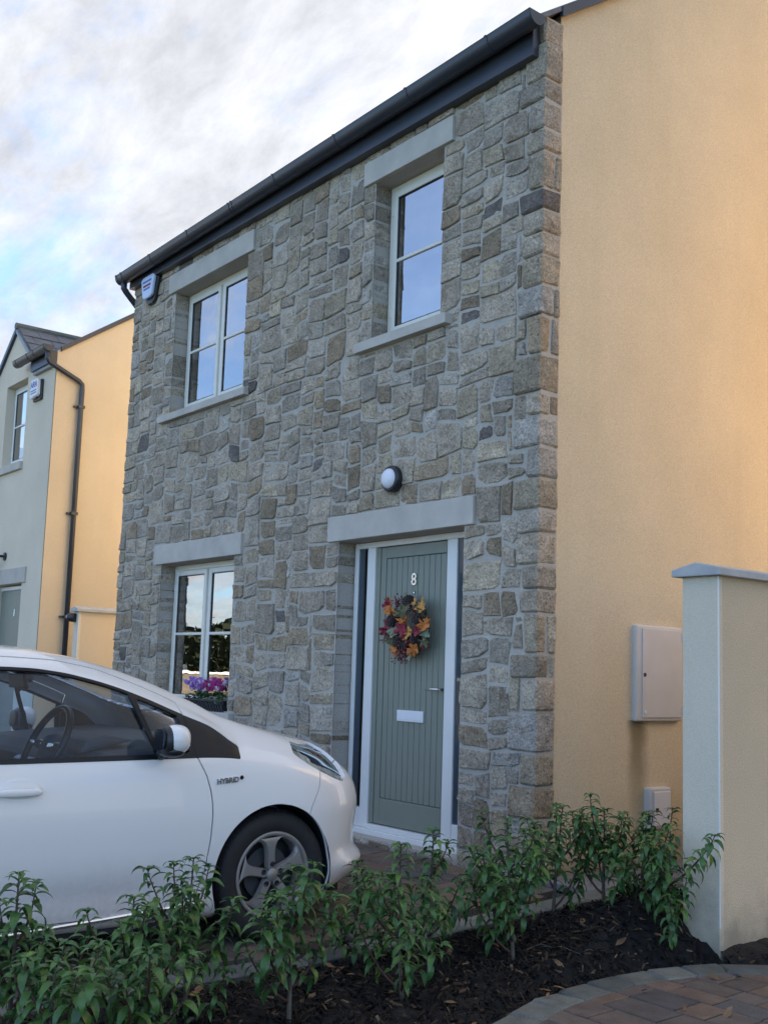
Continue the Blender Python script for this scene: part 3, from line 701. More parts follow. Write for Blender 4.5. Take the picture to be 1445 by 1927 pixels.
# rooms behind the windows
for (a, b, c, d) in OPEN[1:]:
    m = MB(); x0, x1, y0, y1, z0, z1 = a-.4, b+.4, .235, 3.2, c-.6, d+.25
    m.add([(x0,y0,z0),(x1,y0,z0),(x1,y1,z0),(x0,y1,z0),(x0,y0,z1),(x1,y0,z1),(x1,y1,z1),(x0,y1,z1)], [(0,1,2,3),(4,7,6,5),(1,5,6,2),(2,6,7,3),(3,7,4,0)])
    m.build('room', M['room'], house, fix=False)
    for s_ in (0, 1):                           # curtains
        m = MB(); n_ = 26; xa = a+.02 if s_ == 0 else b-.02-.24; vs = []; fs = []
        for q in range(n_+1):
            x = xa+.24*q/n_; y = .30+.028*math.sin(q*1.35)
            vs += [(x, y, c-.2), (x, y, d+.02)]
        for q in range(n_): fs.append((2*q, 2*q+2, 2*q+3, 2*q+1))
        m.add(vs, fs); m.build('curtain', M['lining'], house, smooth=True, fix=False)

# door set
dz0, dz1 = 0.0, 2.147
YD = 0.15
m = MB(); X0, X1 = OPEN[0][0]+.006, OPEN[0][1]-.006
mull = [(-1.948, -1.852), (-1.028, -0.925)]
m.box(X0, X0+.045, YD, YD+.07, dz0+.02, dz1); m.box(X1-.012, X1, YD, YD+.07, dz0+.02, dz1)
m.box(X0+.045, X1-.012, YD+.001, YD+.07, dz1-.045, dz1)
for a, b in mull: m.box(a, b, YD-.002, YD+.069, dz0+.02, dz1-.045)
m.box(X0+.045, mull[0][0], YD+.001, YD+.07, .02, .16); m.box(mull[1][1], X1-.012, YD+.001, YD+.07, .02, .16)
door = m.build('entrance_door', M['pvcw'], house, bevel=.005)
m = MB(); m.box(X0-.0, X1, YD-.045, YD+.06, -.02, .019); m.box(mull[0][1], mull[1][0], YD-.02, YD+.05, .0195, .055); m.build('threshold', M['pvcw'], door, bevel=.004)
for a, b in ((X0+.045, mull[0][0]), (mull[1][1], X1-.012)):
    m = MB(); m.quad((a, YD+.012, .16), (b, YD+.012, .16), (b, YD+.012, dz1-.045), (a, YD+.012, dz1-.045)); m.build('side_light', M['cglass'], door, fix=False)
    m = MB(); m.quad((a-.02, YD+.35, 0), (b+.02, YD+.35, 0), (b+.02, YD+.35, dz1), (a-.02, YD+.35, dz1)); m.build('side_light_backing', M['dark'], door, fix=False)  # near-black sheet gives the side light glass a dark backing
LX0, LX1 = -1.800, mull[1][0]-.004; LZ0, LZ1 = .062, dz1-.05; YL = YD+.018
m = MB(); m.box(-1.852, -1.803, YD+.012, YD+.06, .062, dz1-.05); m.build('door_rebate', M['door'], door, bevel=.003)
m = MB(); ST = .062
m.box(LX0, LX0+ST, YL, YL+.045, LZ0, LZ1); m.box(LX1-ST*.35, LX1, YL, YL+.045, LZ0, LZ1)
m.box(LX0+ST, LX1-ST*.35, YL, YL+.045, LZ1-.085, LZ1); m.box(LX0+ST, LX1-ST*.35, YL, YL+.045, LZ0, LZ0+.185)
m.box(LX0+ST, LX1-ST*.35, YL+.02, YL+.044, LZ0+.185, LZ1-.085)
m.build('door_leaf', M['door'], door, bevel=.004)
bx0, bx1 = LX0+ST+.003, LX1-ST*.35-.003; nb = 11; bw = (bx1-bx0)/nb
for q in range(nb):
    m = MB(); m.box(bx0+bw*q+.0022, bx0+bw*(q+1)-.0022, YL+.003, YL+.019, LZ0+.188, LZ1-.088); m.build('board', M['door'], door, bevel=.004)
text_obj('8', .125, M['steel'], 'door_number', (-1.402, YL-.004, 1.835), (1,0,0), (0,0,1), .004, door, bold=.001)
m = MB(); m.box(-1.548, -1.256, YL-.012, YL+.003, .815, .895); m.build('letter_plate', M['whitep'], door, bevel=.004)
m = MB(); m.box(-1.530, -1.274, YL-.015, YL-.0125, .830, .880); m.build('letter_flap', M['whitep'], door, bevel=.002)
m = MB(); m.tube([(-1.065, YL, 1.055), (-1.065, YL-.05, 1.055), (-1.08, YL-.055, 1.055), (-1.18, YL-.055, 1.053)], .0095, 10); m.build('door_handle', M['steel'], door, smooth=True)
m = MB(); m.lathe([(0.0,-.004),(.011,-.004),(.011,.004)], (-1.402, YL-.002, 1.745), (0,-1,0), 16); m.build('peephole', M['steel'], door, smooth=True)
# dark hall behind the side lights is inside the house shell
m = MB(); m.quad((-2.3,.6,-.1),(-.5,.6,-.1),(-.5,.6,2.4),(-2.3,.6,2.4)); m.build('hall_wall', M['dark'], house, fix=False)

# rendered gable, rear and far walls, roof
RIDGE = EAVE + PITCH*DEP/2
gm = MB(); gm.prism([(0.154,-.25),(DEP,-.25),(DEP,EAVE+.0),(DEP/2,RIDGE-.02),(0.154,EAVE+.154*PITCH-.01)], lambda u, v, w_: (-.26+w_, u, v), .24)
gm.build('gable_wall', M['yellow'], house)
gm = MB(); gm.prism([(0.154,-.25),(DEP,-.25),(DEP,EAVE),(DEP/2,RIDGE-.02),(0.154,EAVE+.1)], lambda u, v, w_: (HX0+.02+w_, u, v), .24)
gm.build('gable_wall', M['yellow2'], house)
gm = MB(); gm.box(HX0+.26, -.26, DEP-.25, DEP, -.25, EAVE-.02); gm.build('rear_wall', M['yellow2'], house)
def roof_slab(x0, x1, ya, za, yb, zb, t=.04):
    b = MB(); b.add([(x0,ya,za),(x1,ya,za),(x1,yb,zb),(x0,yb,zb),(x0,ya,za+t),(x1,ya,za+t),(x1,yb,zb+t),(x0,yb,zb+t)], [(0,3,2,1),(4,5,6,7),(0,1,5,4),(1,2,6,5),(2,3,7,6),(3,0,4,7)]); return b
roof = roof_slab(HX0-.02, .02, -.12, EAVE-.12*PITCH+.012, DEP/2, RIDGE+.012).build('roof', M['slate'], house)
roof_slab(HX0-.02, .02, DEP+.15, EAVE-.15*PITCH+.012, DEP/2, RIDGE+.012).build('roof', M['slate'], house)
m = MB(); m.prism([(.12, EAVE+.12*PITCH-.03), (DEP/2, RIDGE-.035), (DEP/2, RIDGE+.05), (.12, EAVE+.12*PITCH+.045)], lambda u, v, w_: (.0+w_, u, v), .03); m.build('verge_trim', M['gut'], house)
m = MB(); m.tube([(HX0-.03, DEP/2, RIDGE+.09), (.03, DEP/2, RIDGE+.09)], .10, 8); m.build('ridge_tile', M['ridge'], house)
# boxed eaves, gutter with clips, downpipe
FZ0, FZ1 = 5.195, 5.45
m = MB(); m.box(HX0-.0, -.045, -.085, .0, FZ0, FZ1); fascia = m.build('fascia', M['gut'], house, bevel=.004)
def gutter(parent, x0, x1, yc, zt, r=.066, mat=None):
    prof = []
    for q in range(13):
        th = PI+PI*q/12; prof.append((yc+r*math.cos(th)*1.05, zt+r*1.25*math.sin(th)*.92))
    prof = [(yc-r*1.05-.006, zt+.012)] + prof + [(yc+r*1.05, zt+.01)]
    inner = [(yc+(u-yc)*.93, zt+(v-zt)*.93+.004) for u, v in prof]
    poly = prof+inner[::-1]
    mm = MB(); mm.prism(poly, lambda u, v, w_: (x0+w_, u, v), x1-x0)
    # replace n-gon caps by end stops
    mm.prism(prof, lambda u, v, w_: (x1-.004+w_, u, v), .006); mm.prism(prof, lambda u, v, w_: (x0-.002+w_, u, v), .006)
    return mm.build('gutter', mat or M['gut'], parent), prof
GY, GZ = -.152, 5.402
gt, gprof = gutter(house, -6.16, .06, GY, GZ)
for v_ in gt.data.vertices: v_.co.z += v_.co.x*.0135
smooth_angle(gt, 50)
def clips(parent, prof, xs, wdt=.022):
    for x in xs:
        cen = (sum(p[0] for p in prof)/len(prof), max(p[1] for p in prof))
        outp = [(cen[0]+(u-cen[0])*1.07, cen[1]+(v-cen[1])*1.07+.002) for u, v in prof]
        mm = MB(); mm.prism(outp+[(cen[0]+(u-cen[0])*1.01, cen[1]+(v-cen[1])*1.01+.001) for u, v in prof][::-1], lambda u, v, w_: (x-wdt/2+w_, u, v), wdt)
        mm.build('gutter_clip', M['gut'], parent)
clips(gt, gprof, [-6.13, -6.02, -5.35, -4.55, -3.75, -3.70, -3.0, -2.1, -1.2, -.35])
for ch_o in gt.children:
    for v_ in ch_o.data.vertices: v_.co.z += v_.co.x*.0135
m = MB(); m.tube([(-6.07,GY,5.26),(-6.07,GY,5.19),(-6.075,GY+.03,5.16),(-6.12,.06,5.02),(-6.13,.16,4.94),(-6.13,.2,4.86),(-6.13,.2,-.1)], .034, 12); m.build('downpipe', M['gut'], house, smooth=True)

# ------------------------------------------------------------------ things fixed to the house
lamp = empty('wall_light', (-1.44, 0, 2.555), 'round black bulkhead wall light with white dome above the green door', 'wall lamp')
m = MB(); m.lathe([(.0,.0),(.094,.0),(.098,.02),(.098,.052),(.090,.064),(.074,.067),(.072,.058)], (-1.44,-.005,2.555), (0,-1,0), 40); m.build('ring', M['black'], lamp, smooth=True)
m = MB(); m.lathe([(.074,.062),(.071,.076),(.060,.090),(.042,.099),(.02,.104),(.0,.105)], (-1.44,-.005,2.555), (0,-1,0), 40); m.build('lens', M['opal'], lamp, smooth=True)

def shield(cx, cz, y, wtop, wbot, h, t, mat, parent, name, bev=.012):
    pl = [(-wtop/2,h*.40),(-wtop*.36,h*.5),(wtop*.36,h*.5),(wtop/2,h*.40),(wbot/2+.01,-h*.42),(wbot*.30,-h*.5),(-wbot*.30,-h*.5),(-wbot/2-.01,-h*.42)]
    mm = MB(); mm.prism(pl, lambda u, v, w_: (cx+u, y-w_, cz+v), t); return mm.build(name, mat, parent, bevel=bev)
al = empty('alarm_box', (-5.69, -.03, 5.08), 'pale blue shield shaped alarm box on the stone wall under the gutter', 'alarm box')
shield(-5.615, 5.075, -.005, .34, .17, .30, .05, M['black'], al, 'back_plate')
shield(-5.625, 5.105, -.057, .31, .19, .245, .035, M['bluew'], al, 'cover')
for q, (wd, zz_, mt) in enumerate(((.20,5.165,'blue'),(.17,5.12,'leaf_re'),(.14,5.085,'blue'))):
    m = MB(); m.box(-5.63-wd/2, -5.63+wd/2, -.0945, -.0925, zz_-.011, zz_+.011); m.build('print_line', M[mt], al)

meter = empty('meter_cabinet', (0, 1.16, .9), 'large pale grey electricity meter cabinet on the yellow gable beside the garden wall pillar', 'meter box')
m = MB(); m.box(-.03, .018, .915, 1.40, .893, 1.53); m.build('frame', M['boxp'], meter, bevel=.012)
m = MB(); m.box(.0185, .026, .968, 1.385, .918, 1.508); m.build('cabinet_door', M['boxp'], meter, bevel=.003)
m = MB(); m.lathe([(0,.003),(.012,.003),(.014,0)], (.0265,.99,1.20), (1,0,0), 16); m.build('lock', M['dark'], meter)
m = MB(); m.lathe([(0,.003),(.010,.003),(.012,0)], (.0265,.995,.955), (1,0,0), 16); m.build('badge', M['whitep'], meter)
for zq in (1.46, .96):
    m = MB(); m.box(.019, .030, 1.386, 1.399, zq-.03, zq+.03); m.build('hinge', M['boxp'], meter)
gasb = empty('gas_box', (0, 1.15, .2), 'small pale grey utility box low on the yellow gable behind the shrubs', 'meter box')
m = MB(); m.box(-.03, .035, 1.04, 1.26, .19, .46); m.build('frame', M['boxp'], gasb, bevel=.012)
m = MB(); m.box(.0355, .041, 1.075, 1.245, .215, .435); m.build('box_door', M['whitep'], gasb, bevel=.004)
m = MB(); m.box(.0415, .046, 1.087, 1.112, .305, .33); m.build('latch', M['dark'], gasb)

# ------------------------------------------------------------------ garden walls
def garden_wall(x0, x1, y0, y1, zt, label, name='garden_wall', zb=-.3):
    e = empty(name, ((x0+x1)/2, y0, -.1), label, 'garden wall')
    m = MB(); m.box(x0, x1, y0+.006, y1, zb, zt); m.build('wall_panel', M['yellow2'], e)
    m = MB(); m.box(x0-.006, x1+.004, y0-.004, y0+.03, zb, zt-.001); m.build('end_face', M['cream'], e, bevel=.003)
    m = MB(); m.tube([(x1+.005, y0-.003, zb+.35), (x1+.005, y0-.003, zt-.002)], .004, 6); m.build('corner_bead', M['pvcw'], e)
    ov = .042; cxm = (x0+x1)/2
    y = y0-.045; q = 0
    while y < y1:
        L = min(.9, y1-y)
        m = MB(); m.prism([(x0-ov, zt), (x1+ov, zt), (x1+ov, zt+.035), (cxm, zt+.066), (x0-ov, zt+.035)], lambda u, v, w_, y=y: (u, y+.002+w_, v), L-.004)
        m.build('coping_stone', M['capc'], e, bevel=.004); y += L
    return e
garden_wall(1.42, 1.612, -.469, 7.5, 1.663, 'near cream ended yellow garden wall with pitched concrete coping at right edge')
lw = garden_wall(-8.06, -7.93, .36, 6.0, 1.775, 'low yellow garden wall with concrete coping in the gap between the two houses')
cc_ = empty('security_camera', (-8.07, .33, 1.7), 'small black camera with white lens on the end of the far garden wall', 'camera')
m = MB(); m.lathe([(0,0),(.05,0),(.055,.02),(.055,.09),(.045,.11),(0,.115)], (-7.99+.0,.345,1.70), (-.9,-.4,.1), 16); m.build('body', M['black'], cc_, smooth=True)
m = MB(); m.lathe([(.03,.112),(.03,.13),(0,.135)], (-7.99,.345,1.70), (-.9,-.4,.1), 16); m.build('lens', M['whitep'], cc_, smooth=True)

# ------------------------------------------------------------------ neighbouring house on the left
NX = -9.752; NY = .55; NP = .70
nh = empty('cream_house', (-12, NY, -.1), 'cream rendered neighbouring house with a small front gablet and yellow side wall', 'house')
NE = 5.50
fr = MB()
no = [(-11.69,-10.81,4.03,5.283), (-11.6,-10.478,-.05,2.25)]
pk = -11.383; pkz = 6.12; hw_ = .86
xs = sorted(set([-17.0, NX]+[v for o in no for v in o[:2]])); zs = sorted(set([-.3, 5.285]+[v for o in no for v in o[2:]]))
for i in range(len(xs)-1):
    for j in range(len(zs)-1):
        xm, zm = (xs[i]+xs[i+1])/2, (zs[j]+zs[j+1])/2
        if not any(a < xm < b and c < zm < d for a, b, c, d in no):
            fr.quad((xs[i],NY,zs[j]),(xs[i+1],NY,zs[j]),(xs[i+1],NY,zs[j+1]),(xs[i],NY,zs[j+1]))
fr.add([(pk-.86*1.0,NY,5.285),(pk+.78,NY,5.285),(pk+.73,NY,5.56),(pk,NY,pkz),(pk-.86,NY,5.40)], [(0,1,2,3,4)])
fr.quad((pk+.78,NY,5.285),(NX,NY,5.285),(NX,NY,5.36),(pk+.78,NY,5.36)); fr.quad((-17,NY,5.285),(pk-.86,NY,5.285),(pk-.86,NY,5.36),(-17,NY,5.36))
for a, b, c, d in no:
    fr.quad((a,NY,c),(a,NY+.25,c),(a,NY+.25,d),(a,NY,d)); fr.quad((b,NY,c),(b,NY+.25,c),(b,NY+.25,d),(b,NY,d)); fr.quad((a,NY,d),(b,NY,d),(b,NY+.25,d),(a,NY+.25,d)); fr.quad((a,NY,c),(b,NY,c),(b,NY+.25,c),(a,NY+.25,c))
fr.build('front_wall', M['cream'], nh, fix=False)
NRY = NY+4.2; NRZ = 5.40+NP*(4.2)
m = MB(); m.prism([(NY+.01,-.3),(NY+8.4,-.3),(NY+8.4,5.42),(NRY,NRZ),(NY+.01,5.45)], lambda u, v, w_: (NX-.25+w_, u, v), .25); m.build('gable_wall', M['yellow2'], nh)
m = MB(); m.box(-17,-16.75,NY+.01,NY+8.4,-.3,5.4); m.box(-16.75,NX-.25,NY+8.15,NY+8.4,-.3,5.4); m.build('rear_wall', M['yellow2'], nh)
nr = roof_slab(-17.05, NX+.03, NY+.05, 5.42+.05*NP, NRY, NRZ+.02, .06).build('roof', M['slate'], nh); roof_slab(-17.05, NX+.03, NY+8.5, 5.36, NRY, NRZ+.02, .06).build('roof', M['slate'], nh)
m = MB(); m.prism([(NY+.05, 5.44), (NRY, NRZ-.01), (NRY, NRZ+.06), (NY+.05, 5.51)], lambda u, v, w_: (NX+.004+w_, u, v), .028); m.build('verge_trim', M['gut'], nh)
# gablet roof: ridge runs back along +y
GL = 1.15
def gab(sign):
    xe = pk+sign*.80; ze = pkz-.80*.80+.02
    b = MB(); b.add([(pk,NY-.03,pkz+.02),(xe,NY-.03,ze),(xe,NY+GL,ze),(pk,NY+GL,pkz+.02),(pk,NY-.03,pkz+.05),(xe,NY-.03,ze+.03),(xe,NY+GL,ze+.03),(pk,NY+GL,pkz+.05)], [(0,1,2,3),(4,7,6,5),(0,4,5,1),(1,5,6,2),(2,6,7,3)])
    return b, xe, ze
for sgn in (1,-1):
    b, xe, ze = gab(sgn); gr = b.build('gablet_roof', M['slate'], nh)
    if sgn == 1:
        nrow, ncol = 4, 4
        sv = Vector((xe-pk, 0, ze-pkz-.02)); nvec = Vector((.62, 0, .78)).normalized()
        for rI in range(nrow):
            for cI in range(-1, ncol+1):
                t0 = rI/nrow; t1 = (rI+1)/nrow+.06; y0 = NY-.02+(cI+(.5 if rI % 2 else 0))*GL/ncol; y1 = y0+GL/ncol-.008
                y0 = max(y0, NY-.025); y1 = min(y1, NY+GL)
                if y1-y0 < .05: continue
                P0 = Vector((pk,0,pkz+.05))+sv*t0+nvec*.004; P1 = Vector((pk,0,pkz+.05))+sv*min(t1,1.04)+nvec*.016
                mm = MB(); vs = []
                for yy in (y0, y1):
                    for P_ in (P0, P1): vs += [(P_.x, yy, P_.z), (P_.x+nvec.x*.006, yy, P_.z+nvec.z*.006)]
                mm.add(vs, [(1,3,7,5),(0,4,6,2),(2,6,7,3),(0,2,3,1),(4,5,7,6),(0,1,5,4)]); mm.build('slate', M['slate'], nh)
m = MB(); m.tube([(pk,NY-.05,pkz+.055),(pk,NY+GL,pkz+.055)], .055, 8); rd = m.build('ridge_tile', M['ridge'], nh)
m = MB(); a0 = Vector((pk-.0, NY-.045, pkz+.0)); e0 = Vector((pk-.95, NY-.045, pkz-.77))
m.add([tuple(a0+Vector((0,0,.05))), tuple(e0+Vector((0,0,.05))), tuple(e0+Vector((0,0,-.03))), tuple(a0+Vector((0,0,-.04))), tuple(a0+Vector((0,.05,.05))), tuple(e0+Vector((0,.05,.05))), tuple(e0+Vector((0,.05,-.03))), tuple(a0+Vector((0,.05,-.04)))], [(0,1,2,3),(4,7,6,5),(0,4,5,1),(1,5,6,2),(2,6,7,3),(3,7,4,0)]); m.build('verge_trim', M['gut'], nh)
m = MB(); a0 = Vector((pk, NY-.04, pkz+.01)); e0 = Vector((pk+.78, NY-.04, pkz-.60))
m.add([tuple(a0+Vector((0,0,.0))), tuple(e0+Vector((0,0,.0))), tuple(e0+Vector((-.02,0,-.05))), tuple(a0+Vector((0,0,-.06))), tuple(a0+Vector((0,.04,0))), tuple(e0+Vector((0,.04,0))), tuple(e0+Vector((-.02,.04,-.05))), tuple(a0+Vector((0,.04,-.06)))], [(0,1,2,3),(4,7,6,5),(0,4,5,1),(1,5,6,2),(2,6,7,3),(3,7,4,0)]); m.build('verge_trim', M['lead'], nh)
m = MB(); m.box(-10.50, NX+.01, NY-.09, NY-.001, 5.27, 5.44); m.build('fascia', M['gut'], nh)
m = MB(); m.box(-10.47, NX+.01, NY-.06, NY-.001, 5.225, 5.268); m.build('cornice', M['lead'], nh)
ng, npf = gutter(nh, -10.90, NX+.10, NY-.15, 5.47, .066); smooth_angle(ng, 50)
clips(ng, npf, [-10.8, -10.35, -10.12, -9.72], .03)
ng2, _ = gutter(nh, -13.2, -12.25, NY-.15, 5.47, .066); smooth_angle(ng2, 50)
m = MB(); dpx = NX+.06
m.tube([(dpx,NY-.15,5.40),(dpx,NY-.15,5.30),(dpx,NY-.12,5.25),(dpx,NY+.32,5.06),(dpx,NY+.365,5.02),(dpx,NY+.37,4.95),(dpx,NY+.37,-.1)], .036, 12); dp = m.build('downpipe', M['gut'], nh, smooth=True)
for zq in (4.70, 3.2, 1.78, .5):
    m = MB(); m.box(NX+.001, NX+.05, NY+.28, NY+.33, zq-.014, zq+.014); m.box(NX+.02, NX+.10, NY+.325, NY+.415, zq-.02, zq+.02); m.build('pipe_bracket', M['gut'], dp)
window(nh, -11.685, -10.815, 4.036, 5.278, NY+.13, 1, .5, M['pvcw'])
m = MB(); m.box(-11.8, -10.785, NY-.05, NY+.12, 3.915, 4.028); m.build('sill', M['concrete'], nh, bevel=.004)
m = MB(); m.box(-11.75, -10.325, NY-.025, NY+.1, 2.255, 2.475); m.build('lintel', M['concrete'], nh, bevel=.004)
m = MB(); m.box(-11.7,-10.75,NY+.5,NY+.52,3.9,5.4); m.build('room', M['room'], nh)
m = MB(); m.box(-10.61,-10.535,NY+.10,NY+.17,-.03,2.235); m.box(-11.6,-10.61,NY+.10,NY+.17,2.18,2.235); m.box(-10.535,-10.48,NY+.13,NY+.16,-.03,2.235); nd = m.build('entrance_door', M['pvcw'], nh, bevel=.004)
m = MB(); m.box(-11.6,-10.615,NY+.12,NY+.16,0,2.178); m.build('door_leaf', M['door'], nd)
for q in range(9):
    m = MB(); m.box(-10.72-.075*(q+1)+.002, -10.72-.075*q-.002, NY+.112, NY+.1195, .25, 2.08); m.build('board', M['door'], nd)
m = MB(); m.tube([(-10.985,NY+.108,1.90),(-10.985,NY+.108,1.80)], .008, 6); m.build('door_number', M['steel'], nd)
ab2 = empty('alarm_box', (-10.28, NY, 5.0), 'white rounded alarm box with dark lettering on the cream neighbouring house', 'alarm box')
m = MB(); m.box(-10.47,-10.16,NY-.04,NY-.002,4.83,5.13); m.build('back_plate', M['black'], ab2, bevel=.02)
m = MB(); m.prism([(-.15,-.10),(-.13,.125),(-.11,.145),(.11,.145),(.14,.125),(.15,-.09),(.11,-.12),(.04,-.105),(-.03,-.125),(-.11,-.13)], lambda u, v, w_: (-10.32+u, NY-.041-w_, 4.99+v), .05); m.build('cover', M['whitep'], ab2, bevel=.012)
text_obj('ARA', .125, M['blue'], 'lettering', (-10.31, NY-.0935, 5.05), (1,0,0), (0,0,1), .001, ab2, bold=.002)
for q in (4.965, 4.93):
    m = MB(); m.box(-10.42,-10.20,NY-.0935,NY-.0915,q-.008,q+.008); m.build('print_line', M['blue'], ab2)
ln = empty('wall_lantern', (-11.22, NY, 2.67), 'black wrought wall lantern over the neighbouring front door, cut by the left edge', 'wall lamp')
m = MB(); m.lathe([(0,0),(.06,0),(.06,.02),(.02,.03),(.02,.1)], (-11.22,NY-.002,2.67), (0,-1,0), 16); m.build('wall_plate', M['black'], ln)
m = MB(); m.tube([(-11.22,NY-.08,2.67),(-11.40,NY-.16,2.67),(-11.55,NY-.2,2.68)], .014, 8); m.build('arm', M['black'], ln)
m = MB(); m.tube([(-11.40+.14*math.cos(t), NY-.14+.0*t, 2.665+.14*math.sin(t)) for t in [2*PI*q/24 for q in range(25)]], .006, 6, False); m.build('scroll', M['black'], ln)
m = MB(); m.lathe([(.02,.10),(.09,.0),(.085,-.01),(0,.06)], (-11.42,NY-.16,2.48), (0,0,1), 16); m.build('shade', M['black'], ln)

# ------------------------------------------------------------------ parked car (faces the house, +y)
CX, CY, CZ, HWD = 0.2, -1.95, -0.12, 0.8475       # right flank x, front axle y, tyre foot z, half width
car = empty('parked_car', (CX-HWD, CY-1.2, CZ), 'white hatchback parked nose in to the stone house, seen from its front wheel and door', 'car')
F_hwin = [(-3.1,1.0),(-2.7,1.12),(-2.2,1.19),(-1.7,1.235),(-1.342,1.244),(-1.189,1.24),(-1.05,1.223),(-.896,1.189),(-.779,1.155),(-.667,1.116),(-.490,1.047),(-.338,.992),(-.24,.915),(-.209,.893),(0,.872),(.15,.845),(.3,.815),(.5,.785),(.76,.765)]
F_hr = [(-3.1,1.05),(-2.7,1.17),(-2.2,1.25),(-1.7,1.285),(-1.324,1.284),(-1.09,1.276),(-.906,1.244),(-.709,1.181),(-.571,1.130),(-.4,1.057),(-.288,1.008),(-.143,.978),(-.026,.945),(.148,.905),(.3,.878),(.5,.850),(.76,.835)]
F_hs = [(-3.1,1.08),(-2.7,1.22),(-2.2,1.31),(-1.7,1.328),(-1.303,1.314),(-1.141,1.309),(-.979,1.288),(-.764,1.237),(-.608,1.188),(-.365,1.096),(-.251,1.040),(-.1,.994),(.05,.957),(.148,.937),(.3,.911),(.5,.895),(.76,.884)]
F_hc = [(-3.1,1.08),(-2.7,1.24),(-2.2,1.34),(-1.7,1.365),(-1.3,1.352),(-1.1,1.338),(-.92,1.300),(-.764,1.245),(-.608,1.190),(-.45,1.128),(-.3,1.068),(-.15,1.012),(-.05,.988),(.1,.970),(.3,.944),(.456,.902)]
F_h8 = [(-3.1,.95),(-2.6,.90),(-1.35,.846),(-.952,.849),(-.4,.853),(-.265,.848),(-.1,.825),(.15,.790),(.4,.745),(.76,.70)]
F_e10 = [(-3.1,.16),(-1.4,.14),(-.5,.135),(-.338,.115),(-.24,.078),(-.15,.075),(.0,.085),(.15,.09),(.76,.09)]
F_e11 = [(-3.1,.21),(-.5,.195),(-.2,.185),(.1,.165),(.76,.18)]
F_e12 = [(-3.1,.28),(-.4,.27),(-.1,.26),(.15,.25),(.76,.27)]
def sm(x, pts):                                   # smooth curve through the measured points
    return sum(interp(x+d, pts)*w_ for d, w_ in ((-.05,.12),(-.025,.22),(0,.32),(.025,.22),(.05,.12)))
def plan(n_nose=46):
    P = []
    ss = list(np.arange(-2.55, -1.6, .06))+list(np.arange(-1.6, 0.0, .016))
    R = []
    for q in range(14):                             # rear corner
        t = PI/2*(1-q/14); a, b, n_ = .60, HWD, 3.2
        R.append((-2.55-a*math.sin(t)**(2/n_), b*(1-max(math.cos(t),0)**(2/n_))))
    P += R+[(s, 0.0) for s in ss]
    for q in range(n_nose+1):
        t = PI/2*q/n_nose; a, b, n_ = .765, HWD, 2.6
        P.append((a*math.sin(t)**(2/n_), b*(1-max(math.cos(t),0)**(2/n_))))
    return P
def catmull(pts, m):
    # chord-length Catmull-Rom through pts, m samples per span
    P = [np.array(p) for p in pts]; P = [2*P[0]-P[1]]+P+[2*P[-1]-P[-2]]; outp = []
    for i in range(1, len(P)-2):
        p0, p1, p2, p3 = P[i-1:i+3]; d1 = max(np.linalg.norm(p1-p0),1e-5)**.5; d2 = max(np.linalg.norm(p2-p1),1e-5)**.5; d3 = max(np.linalg.norm(p3-p2),1e-5)**.5
        m1 = ((p1-p0)/d1-(p2-p0)/(d1+d2)+(p2-p1)/d2)*d2; m2 = ((p2-p1)/d2-(p3-p1)/(d2+d3)+(p3-p2)/d3)*d2
        for q in range(m[i-1]):
            t = q/m[i-1]; outp.append((2*t**3-3*t**2+1)*p1+(t**3-2*t**2+t)*m1+(-2*t**3+3*t**2)*p2+(t**3-t**2)*m2)
    outp.append(P[-2]); return outp
PL = plan()
def knots(i):
    s, d = PL[i]; a = np.array(PL[max(i-1,0)]); b = np.array(PL[min(i+1,len(PL)-1)]); t = b-a
    if i == len(PL)-1: t = np.array([0, 1.0])
    if i == 0: t = np.array([0, -1.0])
    t = t/np.linalg.norm(t); n_ = np.array([-t[1], t[0]])             # inward normal
    sc = s
    nose = max(0, min(1, (s-.1)/.5)); nose = nose*nose*(3-2*nose)
    h8 = sm(sc, F_h8); h10 = sm(sc, F_hwin); h11 = sm(sc, F_hr); h12 = sm(sc, F_hs)
    K = [(.12-.02*nose,.13+.07*nose),(.03+.045*nose,.165+.065*nose),(.012+.015*nose,.20+.045*nose),(.012-.030*nose,.262+.03*nose),(.013-.042*nose,.300+.022*nose),(.004+.006*nose,.38),(.0+.010*nose,.50),(.0,.60),(.008,.60+(h8-.60)*.45),(.020,.60+(h8-.60)*.78),(.036,h8)]
    e10, e11, e12 = interp(sc, F_e10), interp(sc, F_e11), interp(sc, F_e12)
    bl = max(0, min(1, (h10-h8-.03)/.2))
    K.append((.036+(e10-.036)*(.42), h8+(h10-h8)*(.48)))
    K += [(e10, h10), (e11, h11), (e12, h12)]
    pts = [np.array([s+n_[0]*e, d+n_[1]*e, h]) for e, h in K]
    sp = s*.6 if s > 0 else (s if s > -2.55 else -2.55+(s+2.55)*.35)
    hc = sm(sp, F_hc); p12 = pts[-1]
    for w_ in (.30, .62, 1.0):
        pts.append(np.array([p12[0]+(sp-p12[0])*w_, p12[1]+(HWD-p12[1])*w_, p12[2]+(hc-p12[2])*(1-(1-w_)**1.8)]))
    return pts
MS = [2,2,3,2,4,5,5,4,4,4,8,8,6,5,6,6,6]
GRID = [catmull(knots(i), MS) for i in range(len(PL))]
NROW = len(GRID[0]); ROW12 = sum(MS[:14])
GV = np.array(GRID)                                # (col,row,3): s, d, h
